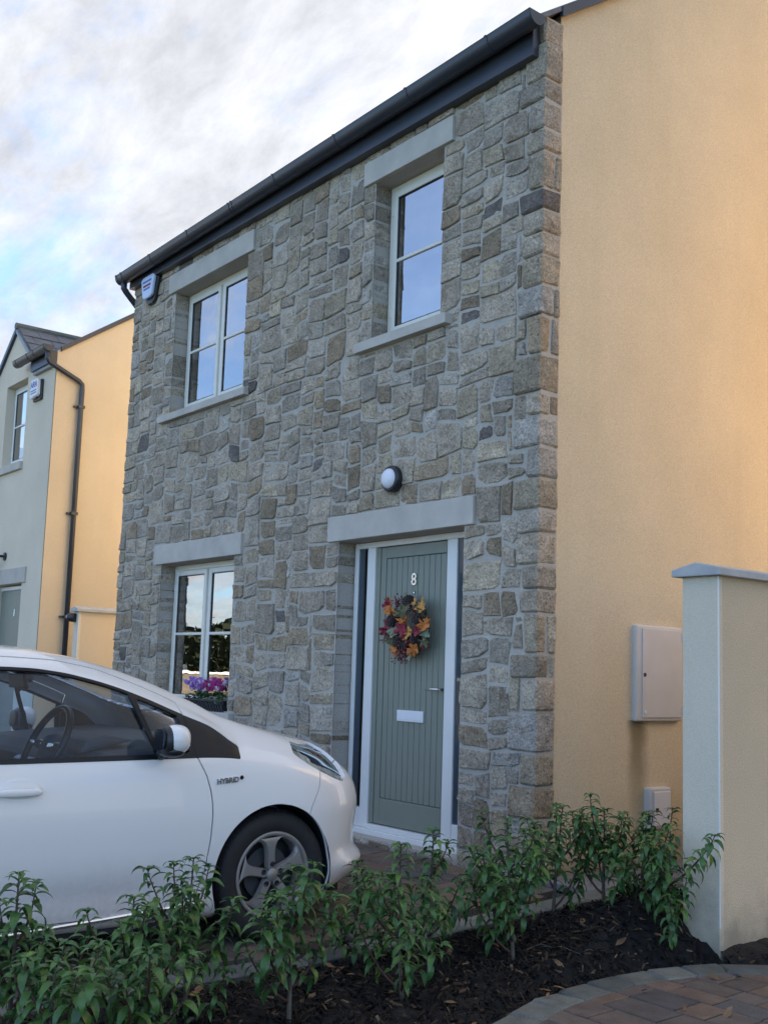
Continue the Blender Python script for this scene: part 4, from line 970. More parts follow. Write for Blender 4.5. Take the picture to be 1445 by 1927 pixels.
def side_tris(r0, r1):
    V = []; idx = {}; T = []
    for i in range(len(PL)-1):
        for j in range(r0, r1):
            q = [(i,j),(i+1,j),(i+1,j+1),(i,j+1)]; ids = []
            for k_ in q:
                if k_ not in idx: idx[k_] = len(V); V.append(tuple(GV[k_[0], k_[1]]))
                ids.append(idx[k_])
            T += [(ids[0],ids[1],ids[2]),(ids[0],ids[2],ids[3])]
    return V, T
def clip(VT, f):                                  # keep the part of a mesh where f(s,d,h) > 0
    V, T = VT; V = list(V); F = [f(*v) for v in V]; cache = {}; O = []
    def cut(a, b):
        k_ = (min(a,b), max(a,b))
        if k_ not in cache:
            t = F[a]/(F[a]-F[b]); V.append(tuple(V[a][q]+(V[b][q]-V[a][q])*t for q in range(3))); cache[k_] = len(V)-1; F.append(0.0)
        return cache[k_]
    for tri in T:
        ins = [F[q] > 0 for q in tri]
        if all(ins): O.append(tri); continue
        if not any(ins): continue
        poly = []
        for q in range(3):
            a, b = tri[q], tri[(q+1)%3]
            if F[a] > 0: poly.append(a)
            if (F[a] > 0) != (F[b] > 0): poly.append(cut(a, b))
        for q in range(1, len(poly)-1): O.append((poly[0], poly[q], poly[q+1]))
    used = {}; V2 = []
    O2 = []
    for tri in O:
        r_ = []
        for q in tri:
            if q not in used: used[q] = len(V2); V2.append(V[q])
            r_.append(used[q])
        if len(set(r_)) == 3: O2.append(tuple(r_))
    return V2, O2
def merge(*vts):
    V = []; T = []
    for v, t in vts: b = len(V); V += v; T += [tuple(q+b for q in x) for x in t]
    return V, T
def to_world(V, mirror=False, off=0.0):
    return [(CX-(d if not mirror else 2*HWD-d), CY+s, CZ+h) for s, d, h in V]
def car_part(name, VT, mat, mirror=False, solid=.012, parent=None, weld=.0015, thick_off=-1):
    V, T = VT; m_ = MB(); m_.add(to_world(V, mirror), [t if mirror else t[::-1] for t in T]); me = m_.mesh(name); me.materials.append(mat)
    bm = bmesh.new(); bm.from_mesh(me); bmesh.ops.remove_doubles(bm, verts=bm.verts, dist=weld); bm.to_mesh(me); bm.free(); me.shade_smooth()
    o = bpy.data.objects.new(name, me); C.objects.link(o); setp(o, parent or car)
    if solid:
        s_ = o.modifiers.new('solid', 'SOLIDIFY'); s_.thickness = solid; s_.offset = thick_off; s_.use_rim = True
        es = o.modifiers.new('es', 'EDGE_SPLIT'); es.split_angle = math.radians(50)
    return o
def fn_line(pts):                                  # s as a function of h
    pts = sorted(pts); hs = [p[0] for p in pts]; ss = [p[1] for p in pts]; return lambda h: float(np.interp(h, hs, ss))
g_door = fn_line([(.18,-.455),(.28,-.425),(.375,-.396),(.499,-.378),(.60,-.372),(.649,-.374),(.709,-.383),(.78,-.405),(.86,-.446),(.95,-.470),(1.05,-.487),(1.2,-.52)])
g_bump = fn_line([(.40,.10),(.62,.183),(.693,.227),(.735,.240),(.774,.252),(.80,.258)])
def sd_poly(pts):
    P = [np.array(p) for p in pts]
    def f(s, h):
        q = np.array([s, h]); dmin = 9; ins = False
        for i in range(len(P)):
            a, b = P[i], P[(i+1)%len(P)]; ab = b-a; t = min(1, max(0, float((q-a)@ab/(ab@ab)))); dmin = min(dmin, float(np.linalg.norm(q-a-ab*t)))
            if (a[1] > h) != (b[1] > h) and s < (b[0]-a[0])*(h-a[1])/(b[1]-a[1])+a[0]: ins = not ins
        return dmin if ins else -dmin
    return f
HEAD = [(.122,.858),(.135,.890),(.165,.935),(.30,.94),(.42,.90),(.485,.85),(.50,.79),(.465,.735),(.425,.719),(.40,.722),(.359,.735),(.30,.757),(.233,.784),(.17,.820)]
head_sd = sd_poly(HEAD)
ARC = (-.02, .306, .332)
f_arch = lambda s, d, h: math.hypot(s-ARC[0], h-ARC[1])-ARC[2]
f_arch_r = lambda s, d, h: math.hypot(s+2.51, h-ARC[1])-ARC[2]
fb = lambda s: sm(s, F_h8); fwn = lambda s: sm(s, F_hwin); frl = lambda s: sm(s, F_hr)
side = side_tris(0, ROW12)
TIP = -.215
def f_dark(s, d, h):                               # dark greenhouse area: above belt, below the window top, behind the tip
    if s > TIP+.05: return -.05
    return min(h-(fb(s)+.004), (fwn(s))-h, (TIP-s)*.8)
g_div = lambda h: -.628-(h-.858)*.449             # divider bar between door glass and quarter light
def f_rearwin(s): return s+2.35
dark = clip(side, lambda s,d,h: min(f_dark(s,d,h), s+2.3))
paint = clip(side, lambda s,d,h: -min(f_dark(s,d,h), s+2.3))
paint = clip(paint, f_arch); paint = clip(paint, f_arch_r)
hs_band = lambda s,d,h: head_sd(s,h) if (.05 < s < .56 and .66 < h < .96 and d < .5) else -.05
head = clip(side, hs_band)
paint = clip(paint, lambda s,d,h: -hs_band(s,d,h)-.0025)
door_p = clip(paint, lambda s,d,h: min(g_door(h)-.0035-s, h-.205, s+1.47)); door_p = clip(door_p, lambda s,d,h: (frl(s)-.003)-h)
rest1 = clip(paint, lambda s,d,h: -min(g_door(h)+.0035-s, h-.20, s+1.475, frl(s)+.002-h))
bump = clip(rest1, lambda s,d,h: s-g_bump(h)-.003 if h < .83 else (head_sd(s,h)*0+(s-.258)-max(0,(h-.80))*3))
bump = clip(bump, lambda s,d,h: min(.80-(h-0), 1) if s > .05 else -.1)
body = clip(rest1, lambda s,d,h: -min(s-g_bump(h)+.003, .804-h))
top = side_tris(ROW12, NROW-1)
def cowl(d): return -.17-.20*((HWD-d)/.6)**2
def header(d): return -.93-.03*((HWD-d)/.6)**2
f_ws = lambda s,d,h: min(cowl(d)-s, s-header(d), d-.285-.02)
wind = clip(top, f_ws)
toprest = clip(top, lambda s,d,h: -f_ws(s,d,h))
hoodp = clip(toprest, lambda s,d,h: s-cowl(d)-.004 if s > -.6 else -.1)
roofp = clip(toprest, lambda s,d,h: -(s-cowl(d)+.0) if s > -.6 else .1)
for mir in (False, True):
    car_part('body_side', body, M['paint'], mir); car_part('bumper', bump, M['paint'], mir)
    dr = car_part('front_door', door_p, M['paint'], mir)
    # greenhouse
    glass_r = clip(dark, lambda s,d,h: min(g_div(h)-.012-s, h-(fb(s)+.026), fwn(s)-.012-h, s+1.44))
    quarter = clip(dark, lambda s,d,h: min(s-g_div(h)-.012, h-(fb(s)+.026), fwn(s)-.016-h, (g_door(h)-.030)-s))
    frame = clip(dark, lambda s,d,h: -min(g_div(h)-.012-s, h-(fb(s)+.026), fwn(s)-.012-h, s+1.44))
    frame = clip(frame, lambda s,d,h: -min(s-g_div(h)-.012, h-(fb(s)+.026), fwn(s)-.016-h, (g_door(h)-.030)-s))
    frame_d = clip(frame, lambda s,d,h: g_door(h)-.002-s); panel = clip(frame, lambda s,d,h: s-g_door(h)-.002)
    rearg = clip(frame_d, lambda s,d,h: min(-1.50-s, h-(fb(s)+.02), fwn(s)-.014-h, s+2.2)); frame_d = clip(frame_d, lambda s,d,h: -min(-1.50-s, h-(fb(s)+.02), fwn(s)-.014-h, s+2.2))
    car_part('window_frame', frame_d, M['trim'], mir, .014, dr); car_part('fender_panel', panel, M['trim'], mir, .01)
    sh = lambda VT: ([(s, d+.004, h) for s, d, h in VT[0]], VT[1])
    car_part('door_glass', sh(glass_r), M['cglass'], mir, 0, dr); car_part('quarter_glass', sh(quarter), M['cglass'], mir, 0, dr)
    car_part('rear_side_glass', sh(rearg), M['trim'], mir, 0)
    hl = car_part('headlight', head, M['lens'], mir, 0)
    inner = ([(s-.015, d+.03+.008*math.sin((h-.72)*40), h) for s, d, h in head[0]], head[1])
    car_part('lamp_bowl', inner, M['lampbowl'], mir, 0, hl)
    # dark liner behind all panel gaps and wheel arch
    lin = clip(clip(side, f_arch), lambda s,d,h: min(s+2.0, .55-s, fb(s)-.01-h)); lin = clip(lin, lambda s,d,h: -hs_band(s,d,h)-.01)
    car_part('inner_shell', ([(s, d+.03, h) for s, d, h in lin[0]], lin[1]), M['black'], mir, 0)
    car_part('hood', hoodp, M['paint'], mir); car_part('roof', roofp, M['paint'], mir)
    car_part('windscreen', wind, M['cglass'], mir, 0)
    # arch liner
    n_ = 28
    for cs_ in (ARC[0], -2.51):
        m = MB(); vs = []; fs = []
        for q in range(n_+1):
            th = -.35+(PI+.7)*q/n_
            for dd in (.012, .30):
                vs.append((cs_+math.cos(th)*(ARC[2]+.004), dd, ARC[1]+math.sin(th)*(ARC[2]+.004)))
        for q in range(n_): fs.append((2*q, 2*q+1, 2*q+3, 2*q+2))
        m.add(to_world(vs, mir), fs); m.build('arch_liner', M['black'], car, smooth=True, fix=False)
    # bright sill strip and dark rocker
    m = MB(); pr = []
    n_ = 20
    for q in range(n_+1):
        s_ = -1.75+q*1.36/n_; pr.append((s_, -.004, .155+.066*(q/n_)))
    m.tube(to_world([(a, b, c) for a, b, c in pr], mir), .0095, 8); m.build('sill_strip', M['chrome'], car, smooth=True)
    m = MB(); m.add(to_world([(-2.1,.03,.10),(-.36,.03,.14),(-.36,.03,.24),(-2.1,.03,.20),(-2.1,.25,.10),(-.36,.25,.12),(-.36,.25,.24),(-2.1,.25,.20)], mir), [(0,1,2,3),(4,7,6,5),(0,4,5,1),(3,2,6,7)]); m.build('rocker', M['black'], car)
    # door mirror
    msh = []; sx = -1
    def ell(c, rad, n1=14, n2=20, shape=2.4, cutf=None):
        vs = []; fs = []
        for a in range(n1+1):
            ph = -PI/2+PI*a/n1
            for b in range(n2):
                th = 2*PI*b/n2; sp_ = lambda v: math.copysign(abs(v)**(2/shape), v)
                vs.append((c[0]+rad[0]*sp_(math.cos(ph))*sp_(math.cos(th)), c[1]+rad[1]*sp_(math.cos(ph))*sp_(math.sin(th)), c[2]+rad[2]*sp_(math.sin(ph))))
        for a in range(n1):
            for b in range(n2): fs.append((a*n2+b, a*n2+(b+1)%n2, (a+1)*n2+(b+1)%n2, (a+1)*n2+b))
        return vs, fs
    vs, fs = ell((-.615, -.078, .955), (.060, .068, .064)); m = MB(); m.add(to_world(vs, mir), fs); mo = m.build('mirror_housing', M['paint'], car, smooth=True)
    vs, fs = ell((-.655, -.066, .948), (.036, .068, .064)); m = MB(); m.add(to_world(vs, mir), fs); m.build('mirror_back', M['black'], mo, smooth=True)
    vs, fs = ell((-.63, -.066, .905), (.054, .064, .030)); m = MB(); m.add(to_world(vs, mir), fs); m.build('mirror_base', M['black'], mo, smooth=True)
    vs, fs = ell((-.590, -.104, .930), (.030, .026, .009)); m = MB(); m.add(to_world(vs, mir), fs); m.build('indicator', M['chrome'], mo, smooth=True)
    vs, fs = ell((-.688, -.066, .953), (.006, .056, .048), shape=3); m = MB(); m.add(to_world(vs, mir), fs); m.build('mirror_glass', M['trim'], mo, smooth=True)  # gloss black puts the dark reflection of the car door into the colour
    m = MB(); m.tube(to_world([(-.635,-.02,.905),(-.63,.03,.880),(-.62,.06,.874)], mir), [.026,.026,.02], 10); m.build('mirror_stalk', M['black'], mo, smooth=True)
    # door handle with its oval recess rim
    vs, fs = ell((-1.27, .002, .735), (.105, .006, .062), 10, 32, 2.0); m = MB(); m.add(to_world(vs, mir), fs); m.build('handle_cup', M['paint'], dr, smooth=True)
    vs, fs = ell((-1.285, -.022, .742), (.105, .012, .016), 10, 24, 3.2); m = MB(); m.add(to_world(vs, mir), fs); m.build('door_handle', M['paint'], dr, smooth=True)
    m = MB(); m.tube(to_world([(-1.20,-.012,.742),(-1.20,.01,.742)], mir), .017, 10); m.build('handle_foot', M['paint'], dr, smooth=True)
    # wheels
    for cs_ in (0.0, -2.51):
        ax = Vector((1 if not mir else -1, 0, 0)); oc = Vector((CX-(.03 if not mir else 2*HWD-.03), CY+cs_, CZ+.30))
        m = MB(); m.lathe([(.200,-.17),(.225,-.185),(.262,-.185),(.290,-.175),(.3005,-.15),(.3015,-.095),(.3005,-.04),(.290,-.012),(.275,-.002),(.250,.003),(.225,-.002),(.206,-.012),(.199,-.02)], oc, ax, 64)
        ty = m.build('tyre', M['rubber'], car, smooth=True)
        # tread sipes around the shoulder
        m = MB()
        for q in range(72):
            th = 2*PI*q/72; a_ = Vector((0, math.cos(th), math.sin(th))); b_ = Vector((0, -math.sin(th), math.cos(th)))
            for (r0, h0, r1, h1) in ((.2985,-.045,.287,-.010), (.3035,-.09,.3035,-.055), (.3035,-.145,.3035,-.105)):
                c0 = oc+a_*r0+ax*h0; c1 = oc+a_*r1+ax*h1; w2 = b_*.0052; n_ = a_*.0035+ax*.001
                m.add([c0-w2, c0+w2, c1+w2, c1-w2, c0-w2*.8+n_, c0+w2*.8+n_, c1+w2*.8+n_, c1-w2*.8+n_], [(4,5,6,7),(0,1,5,4),(1,2,6,5),(2,3,7,6),(3,0,4,7)])
        tr = m.build('tread', M['rubber'], ty); tr['kind'] = 'stuff'
        m = MB(); m.lathe([(.150,-.15),(.188,-.12),(.190,-.03),(.203,-.016),(.2045,-.010),(.200,-.006),(.188,-.008),(.180,-.022)], oc, ax, 64)
        rim = m.build('rim', M['alloy'], car, smooth=True)
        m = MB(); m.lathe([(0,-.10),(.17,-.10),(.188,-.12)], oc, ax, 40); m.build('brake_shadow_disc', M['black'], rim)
        m = MB(); m.lathe([(.05,-.075),(.125,-.075),(.125,-.085)], oc, ax, 40); m.build('brake_disc', M['interior'], rim)
        for q in range(5):
            th0 = 2*PI*q/5+math.radians(96)*(1 if not mir else -1)
            def pt(r_, ang, hh): return oc+Vector((0, math.cos(th0+ang), math.sin(th0+ang)))*r_+ax*hh
            m = MB(); secs = [(.0,.60,-.022),(.045,.55,-.020),(.075,.30,-.018),(.105,.215,-.015),(.135,.20,-.012),(.160,.25,-.010),(.178,.36,-.010),(.190,.50,-.012)]
            vs = []
            for r_, an, hh in secs:
                an2 = an; vs += [pt(r_, -an2, hh-.028), pt(r_, -an2*.86, hh), pt(r_, an2*.72, hh), pt(r_, an2, hh-.012), pt(r_, an2, hh-.03)]
            fs = []
            for a in range(len(secs)-1):
                for b in range(4): fs.append((a*5+b, a*5+b+1, (a+1)*5+b+1, (a+1)*5+b))
            m.add(vs, fs); sp_ = m.build('spoke', M['alloy'], rim); smooth_angle(sp_, 40)
        m = MB(); m.lathe([(0,-.012),(.026,-.013),(.030,-.018)], oc, ax, 24); m.build('hub_cap', M['alloy'], rim, smooth=True)
        for q in range(5):
            th = 2*PI*q/5+.3; m = MB(); m.lathe([(0,.0),(.0095,.0),(.0125,.004),(.0135,.0)], oc+Vector((0, math.cos(th), math.sin(th)))*.05+ax*(-.019), ax, 14); m.build('wheel_nut', M['black'], rim)
# badge on the wing
bn = Vector((1, 0, 0))
badge = text_obj('HYBRID', .033, M['chrome'], 'wing_badge', (CX+.004, CY-.298, CZ+.757), (0,.994,.075), (0,-.075,.994), .0025, car, bold=.0012)
badge.data.transform(Matrix.Identity(4))
m = MB(); m.lathe([(0,.004),(.008,.004),(.010,.0)], (CX+.001, CY-.222, CZ+.769), (1,0,0), 16); m.build('badge_mark', M['trim'], car)
# grille and number plate area are on the hidden nose: lower intake
m = MB(); m.add([(CX-.45,CY+.735,CZ+.34),(CX-1.245,CY+.735,CZ+.34),(CX-1.245,CY+.742,CZ+.52),(CX-.45,CY+.742,CZ+.52)], [(0,1,2,3)]); m.build('grille', M['black'], car, fix=False)
# floor pan, dashboard, wheel, seats
m = MB(); m.box(CX-2*HWD+.2, CX-.2, CY-2.9, CY+.5, CZ+.16, CZ+.30); m.build('floor_pan', M['black'], car)
m = MB(); prof = [(-.30,.50),(-.86,.50),(-.90,.68),(-.93,.82),(-.86,.885),(-.62,.905),(-.40,.92),(-.20,.93)]
m.prism(prof, lambda u, v, w_: (CX-2*HWD+.09+w_, CY+u, CZ+v), 2*HWD-.18); dsh = m.build('dashboard', M['interior'], car, bevel=.03)
m = MB(); m.prism([(-.80,.90),(-.93,.87),(-.90,.935),(-.80,.955),(-.66,.93)], lambda u, v, w_: (CX-.64+w_, CY+u, CZ+v), .42); m.build('instrument_hood', M['interior'], dsh, bevel=.02)
m = MB(); m.prism([(-.93,.62),(-.955,.80),(-.92,.82),(-.88,.62)], lambda u, v, w_: (CX-HWD-.14+w_, CY+u, CZ+v), .28); m.build('centre_console', M['trim'], dsh, bevel=.01)
swc = Vector((CX-.40, CY-1.02, CZ+.90)); sax = Vector((0, -.90, .42)).normalized()
e1 = Vector((1,0,0)); e2 = sax.cross(e1)
m = MB(); m.tube([swc+(e1*math.cos(t)+e2*math.sin(t))*.185 for t in [2*PI*q/40 for q in range(41)]], .0165, 10, False); sw = m.build('steering_wheel', M['trim'], car, smooth=True)
m = MB(); m.lathe([(0,.03),(.05,.025),(.07,.0),(.06,-.03)], swc-sax*.02, sax, 20); m.build('hub', M['interior'], sw, smooth=True)
for an in (0.05, PI-.05, -PI/2):
    m = MB(); d_ = e1*math.cos(an)+e2*math.sin(an); m.tube([swc-sax*.01+d_*.05, swc+d_*.18], [.024,.014], 8); m.build('spoke', M['steel'] if an > -1 else M['interior'], sw, smooth=True)
m = MB(); m.tube([swc-sax*.02, swc-sax*.28], .035, 10); m.build('column', M['interior'], sw)
for sx in (CX-.44, CX-2*HWD+.44):
    def rbox(cx, s0, s1, h0, h1, hw, lean): return [(cx-hw, CY+s0, CZ+h0)]
    m = MB(); m.prism([(-1.78,.42),(-1.30,.46),(-1.28,.56),(-1.75,.55)], lambda u, v, w_: (sx-.24+w_, CY+u, CZ+v), .48); st_ = m.build('front_seat', M['seat'], car, bevel=.04)
    m = MB(); m.prism([(-1.72,.50),(-1.60,.52),(-1.80,1.06),(-1.90,1.05)], lambda u, v, w_: (sx-.23+w_, CY+u, CZ+v), .46); m.build('backrest', M['seat'], st_, bevel=.04)
    m = MB(); m.prism([(-1.84,1.10),(-1.77,1.10),(-1.81,1.27),(-1.88,1.27)], lambda u, v, w_: (sx-.12+w_, CY+u, CZ+v), .24); m.build('headrest', M['seat'], st_, bevel=.03)
m = MB(); m.prism([(-1.02,1.215),(-1.00,1.215),(-.985,1.145),(-1.01,1.145)], lambda u, v, w_: (CX-HWD-.11+w_, CY+u, CZ+v), .22); m.build('rear_view_mirror', M['trim'], car, bevel=.008)
m = MB(); m.prism([(-1.00,1.275),(-.93,1.25),(-.95,1.17),(-1.0,1.20)], lambda u, v, w_: (CX-HWD-.05+w_, CY+u, CZ+v), .10); m.build('sensor_pod', M['interior'], car, bevel=.01)
V, T = clip(top, lambda s,d,h: min(-1.0-s, s+2.6))
for mir in (False, True): car_part('headlining', ([(s, d, h-.03) for s, d, h in V], T), M['lining'], mir, 0)
for mir in (False, True):                          # wipers
    m = MB(); m.tube(to_world([(-.22,.42,1.020),(-.235,.80,1.045)], mir), .008, 6); m.build('wiper', M['black'], car)
print('car done')

# ------------------------------------------------------------------ planting bed
def mulch_h(x, y):
    e = min(x-BED_L, kerb_x(y)-x)
    up_ = max(0, min(1, e/.25)); up_ = up_*up_*(3-2*up_)
    pil = math.exp(-(((x-1.22)/.30)**2+((y+.38)/.45)**2))
    n_ = noise.fractal(Vector((x*6, y*6, 1.3)), 1.0, 2.0, 4)*.030+noise.fractal(Vector((x*22, y*22, 3.3)), 1.0, 2.0, 3)*.018
    return gz(x, y)-.030+up_*.055+pil*.19*max(up_, .25)+n_*(.35+.65*up_)
m = MB(); n_i, n_j = 44, 200; Y0, Y1 = -4.5, .55
for j in range(n_j+1):
    y = Y0+(Y1-Y0)*j/n_j; kx = min(kerb_x(y), 1.415 if y > -.47 else 9)+.02
    for i in range(n_i+1):
        x = BED_L-.01+(kx-BED_L+.01)*i/n_i; m.v.append((x, y, mulch_h(x, y)))
for j in range(n_j):
    for i in range(n_i): a = j*(n_i+1)+i; m.f.append((a, a+1, a+n_i+2, a+n_i+1))
# the sliver of bed in front of the pillar foot and beside the wall
for y in np.arange(-.47, -.02, .05): pass
bed = m.build('planting_bed', M['soil'], smooth=True, fix=False); tag(bed, kind='structure')
m = MB(); n_ = 14
for j in range(n_+1):
    y = -.47+.50*j/n_
    for i in range(7):
        x = 1.60+(max(kerb_x(y), 1.62)+.02-1.60)*i/6; m.v.append((x, y, gz(x, y)+.055-.06*i/6+noise.fractal(Vector((x*20, y*20, 2)), 1, 2, 3)*.02))
for j in range(n_):
    for i in range(6): a = j*7+i; m.f.append((a, a+1, a+8, a+7))
m.build('soil_strip', M['soil'], bed, smooth=True, fix=False)
rc = random.Random(21); ch = MB(); tones = []
chip_cols = [(.014,.011,.010),(.010,.009,.008),(.020,.015,.012),(.032,.021,.014),(.008,.0075,.0075)]
for q in range(9500):
    y = -3.9+4.35*rc.random()**.8; x = rc.uniform(BED_L+.01, min(kerb_x(y), 9)-.005)
    if y > -.48 and x > 1.41:
        if x < 1.62: continue
    L = rc.uniform(.010,.045)*(1.5 if rc.random() < .12 else 1); wd = L*rc.uniform(.18,.5); t = rc.uniform(.002,.006)
    z = (mulch_h(x, y) if x < 1.45 or y < -.5 else gz(x, y)+.01)+rc.uniform(.0,.022)
    R3 = Matrix.Rotation(rc.uniform(0, 2*PI), 3, 'Z') @ Matrix.Rotation(rc.gauss(0,.6), 3, 'Y') @ Matrix.Rotation(rc.gauss(0,.7), 3, 'X')
    vs = []
    for a, b, c in ((-1,-1,0),(1,-.8,0),(1,.7,0),(-1,1,0),(-.9,-.8,1),(.9,-.6,1),(.8,.7,1),(-.9,.8,1)): vs.append(Vector((x, y, z))+R3 @ Vector((a*L/2, b*wd/2, c*t)))
    ch.add(vs, [(4,5,6,7),(0,1,5,4),(1,2,6,5),(2,3,7,6),(3,0,4,7)])
    k = rc.random(); kc = rc.uniform(.7,1.25)
    col = rc.choice(chip_cols) if k < .90 else ((.075,.048,.03) if k < .97 else (.15,.11,.07))
    tones += [(*[v*kc for v in col], 1.0)]*8
o = ch.build('bark_mulch', M['chips'], bed, fix=False); o['kind'] = 'stuff'
a_ = o.data.attributes.new('tone', 'FLOAT_COLOR', 'POINT'); a_.data.foreach_set('color', np.array(tones, dtype=np.float32).ravel())

def leaf_mesh(name, L, W, droop, fold, seg=6, mat=None, lobes=None, twist=0.0):
    # along +x, starts at the stalk; droops towards -z
    m = MB(); x = z = 0.0; ang = 0.0
    prof = [0.03, .62, .95, 1.0, .82, .45, .02]
    for i in range(seg+1):
        t = i/seg; w_ = W/2*float(np.interp(t, np.linspace(0,1,len(prof)), prof)); tw = twist*t
        for s_ in (-1, 0, 1):
            yy = s_*w_; zz_ = z+(fold*w_ if s_ else 0)+.06*w_*math.sin(t*14+s_)
            m.v.append((x-abs(s_)*fold*w_*math.sin(-ang)*.3, yy*math.cos(tw), zz_+yy*math.sin(tw)))
        ang = droop*(t+.5/seg); x += L/seg*math.cos(ang); z -= L/seg*math.sin(ang)
    for i in range(seg):
        for k in (0, 1): a = i*3+k; m.f.append((a, a+1, a+4, a+3))
    me = m.mesh(name, True); me.materials.append(mat); return me
LEAVES = [leaf_mesh('leaf', 0.096*s, .028*s*wv, dr, fo, 6, M['leaf'], twist=tw) for s, wv, dr, fo, tw in ((1,1,1.9,.35,.2),(.92,1.1,1.6,.4,-.3),(1.06,.95,2.1,.3,.1),(.8,1.05,1.3,.5,.4),(.98,1.0,2.3,.25,-.2),(.75,1.0,1.5,.45,0))]
def place_leaf(parent, pos, direction, scale, rn):
    q = Vector(parent.location)+Vector(pos)+Vector(direction).normalized()*.06
    if 1.39 < q.x < 1.64 and q.y > -.50: return           # nothing grows into the pillar
    o = bpy.data.objects.new('leaf', rn.choice(LEAVES)); C.objects.link(o); o.parent = parent
    d = Vector(direction).normalized(); side_ = Vector((0,0,1)).cross(d)
    if side_.length < .05: side_ = Vector((1,0,0))
    side_.normalize(); upv = d.cross(side_); m4 = Matrix((d, side_, upv)).transposed().to_4x4()
    m4 = Matrix.Translation(pos) @ m4 @ Matrix.Rotation(rn.gauss(0,.25), 4, 'X') @ Matrix.Scale(scale, 4)
    o.matrix_basis = m4
def shrub(x, y, hgt, label, seed, lean=(0,0), nbr=6, spread=.22, bare=.30, dens=.90, extra=None):
    rn = random.Random(seed); zb = mulch_h(x, y)-.01 if BED_L < x < kerb_x(y) else gz(x, y)
    e = empty('shrub', (x, y, zb), label, 'shrub', 'young laurel shrubs in the planting bed')
    hgt = hgt-zb-.015
    def path(p0, d0, L, curve, n_=9):
        pts = [Vector(p0)]; d = Vector(d0).normalized()
        for q in range(n_):
            d = (d+Vector((rn.gauss(0,.08), rn.gauss(0,.08), curve))*.35).normalized(); pts.append(pts[-1]+d*L/n_)
        return pts
    def add_stem(name, pts, r0, r1):
        mm = MB(); mm.tube(pts, [r0+(r1-r0)*q/(len(pts)-1) for q in range(len(pts))], 6); me = mm.mesh(name, True); me.materials.append(M['trunkm'] if r0 > .0075 else M['stem'])
        o = bpy.data.objects.new(name, me); C.objects.link(o); o.parent = e
    def leaves(pts, t0, spacing, big, tip=True):
        L = sum((b-a).length for a, b in zip(pts[:-1], pts[1:])); s = L*t0; ph = rn.uniform(0, 6.28); k = 0
        while s < L:
            t = s/L*(len(pts)-1); i = min(int(t), len(pts)-2); p = pts[i].lerp(pts[i+1], t-i); ax = (pts[i+1]-pts[i]).normalized()
            a = ax.orthogonal().normalized(); b = ax.cross(a)
            near_tip = s/L
            el = .25+.65*max(0, (near_tip-.75)/.25)
            dirv = (a*math.cos(ph)+b*math.sin(ph))*math.cos(el)+ax*math.sin(el)*.9+Vector((0,0,.10))
            place_leaf(e, p, dirv, big*rn.uniform(.75,1.15)*(1-.25*max(0,(near_tip-.85)/.15)), rn)
            ph += 2.4+rn.uniform(-.3,.3); s += spacing*(1.25-.6*near_tip)*rn.uniform(.75,1.25); k += 1
        if tip:
            for q in range(5):
                th = 1.256*q+rn.random(); place_leaf(e, pts[-1], Vector((math.cos(th)*.75, math.sin(th)*.75, .75)), big*rn.uniform(.55,.8), rn)
    main = path((0,0,0), (lean[0]*.6, lean[1]*.6, 1), hgt, .25, 12)
    # pull the top to its measured lean
    top_ = main[-1]; fix_ = Vector((lean[0]*hgt, lean[1]*hgt, hgt))-top_
    main = [p+fix_*(q/12)**1.3 for q, p in enumerate(main)]
    add_stem('stem', main, .0105, .0028); leaves(main, bare, .0105/dens, 1.0)
    for q in range(nbr):
        t = rn.uniform(.05, .70); i = int(t*12); p0 = main[i]; az = 2*PI*(q/nbr)+rn.uniform(-.4,.4)
        L = min(spread*rn.uniform(.8,1.25), .40)*(1.15-t*.6)
        sy = math.sin(az); sy = -abs(sy) if (x > 1.3 and y > -.8) else sy
        pts = path(p0, (math.cos(az), sy, rn.uniform(.15,.75)), L*1.25, rn.uniform(.25,.7))
        add_stem('branch', pts, .006, .002); leaves(pts, .25, .0115/dens, rn.uniform(.85,1.05))
    for ex in (extra or []):
        pts = path(main[int(ex[0]*12)], ex[1], ex[2], ex[3], 10); add_stem('branch', pts, .006, .002); leaves(pts, .28, .0105/dens, 1.0)
    return e
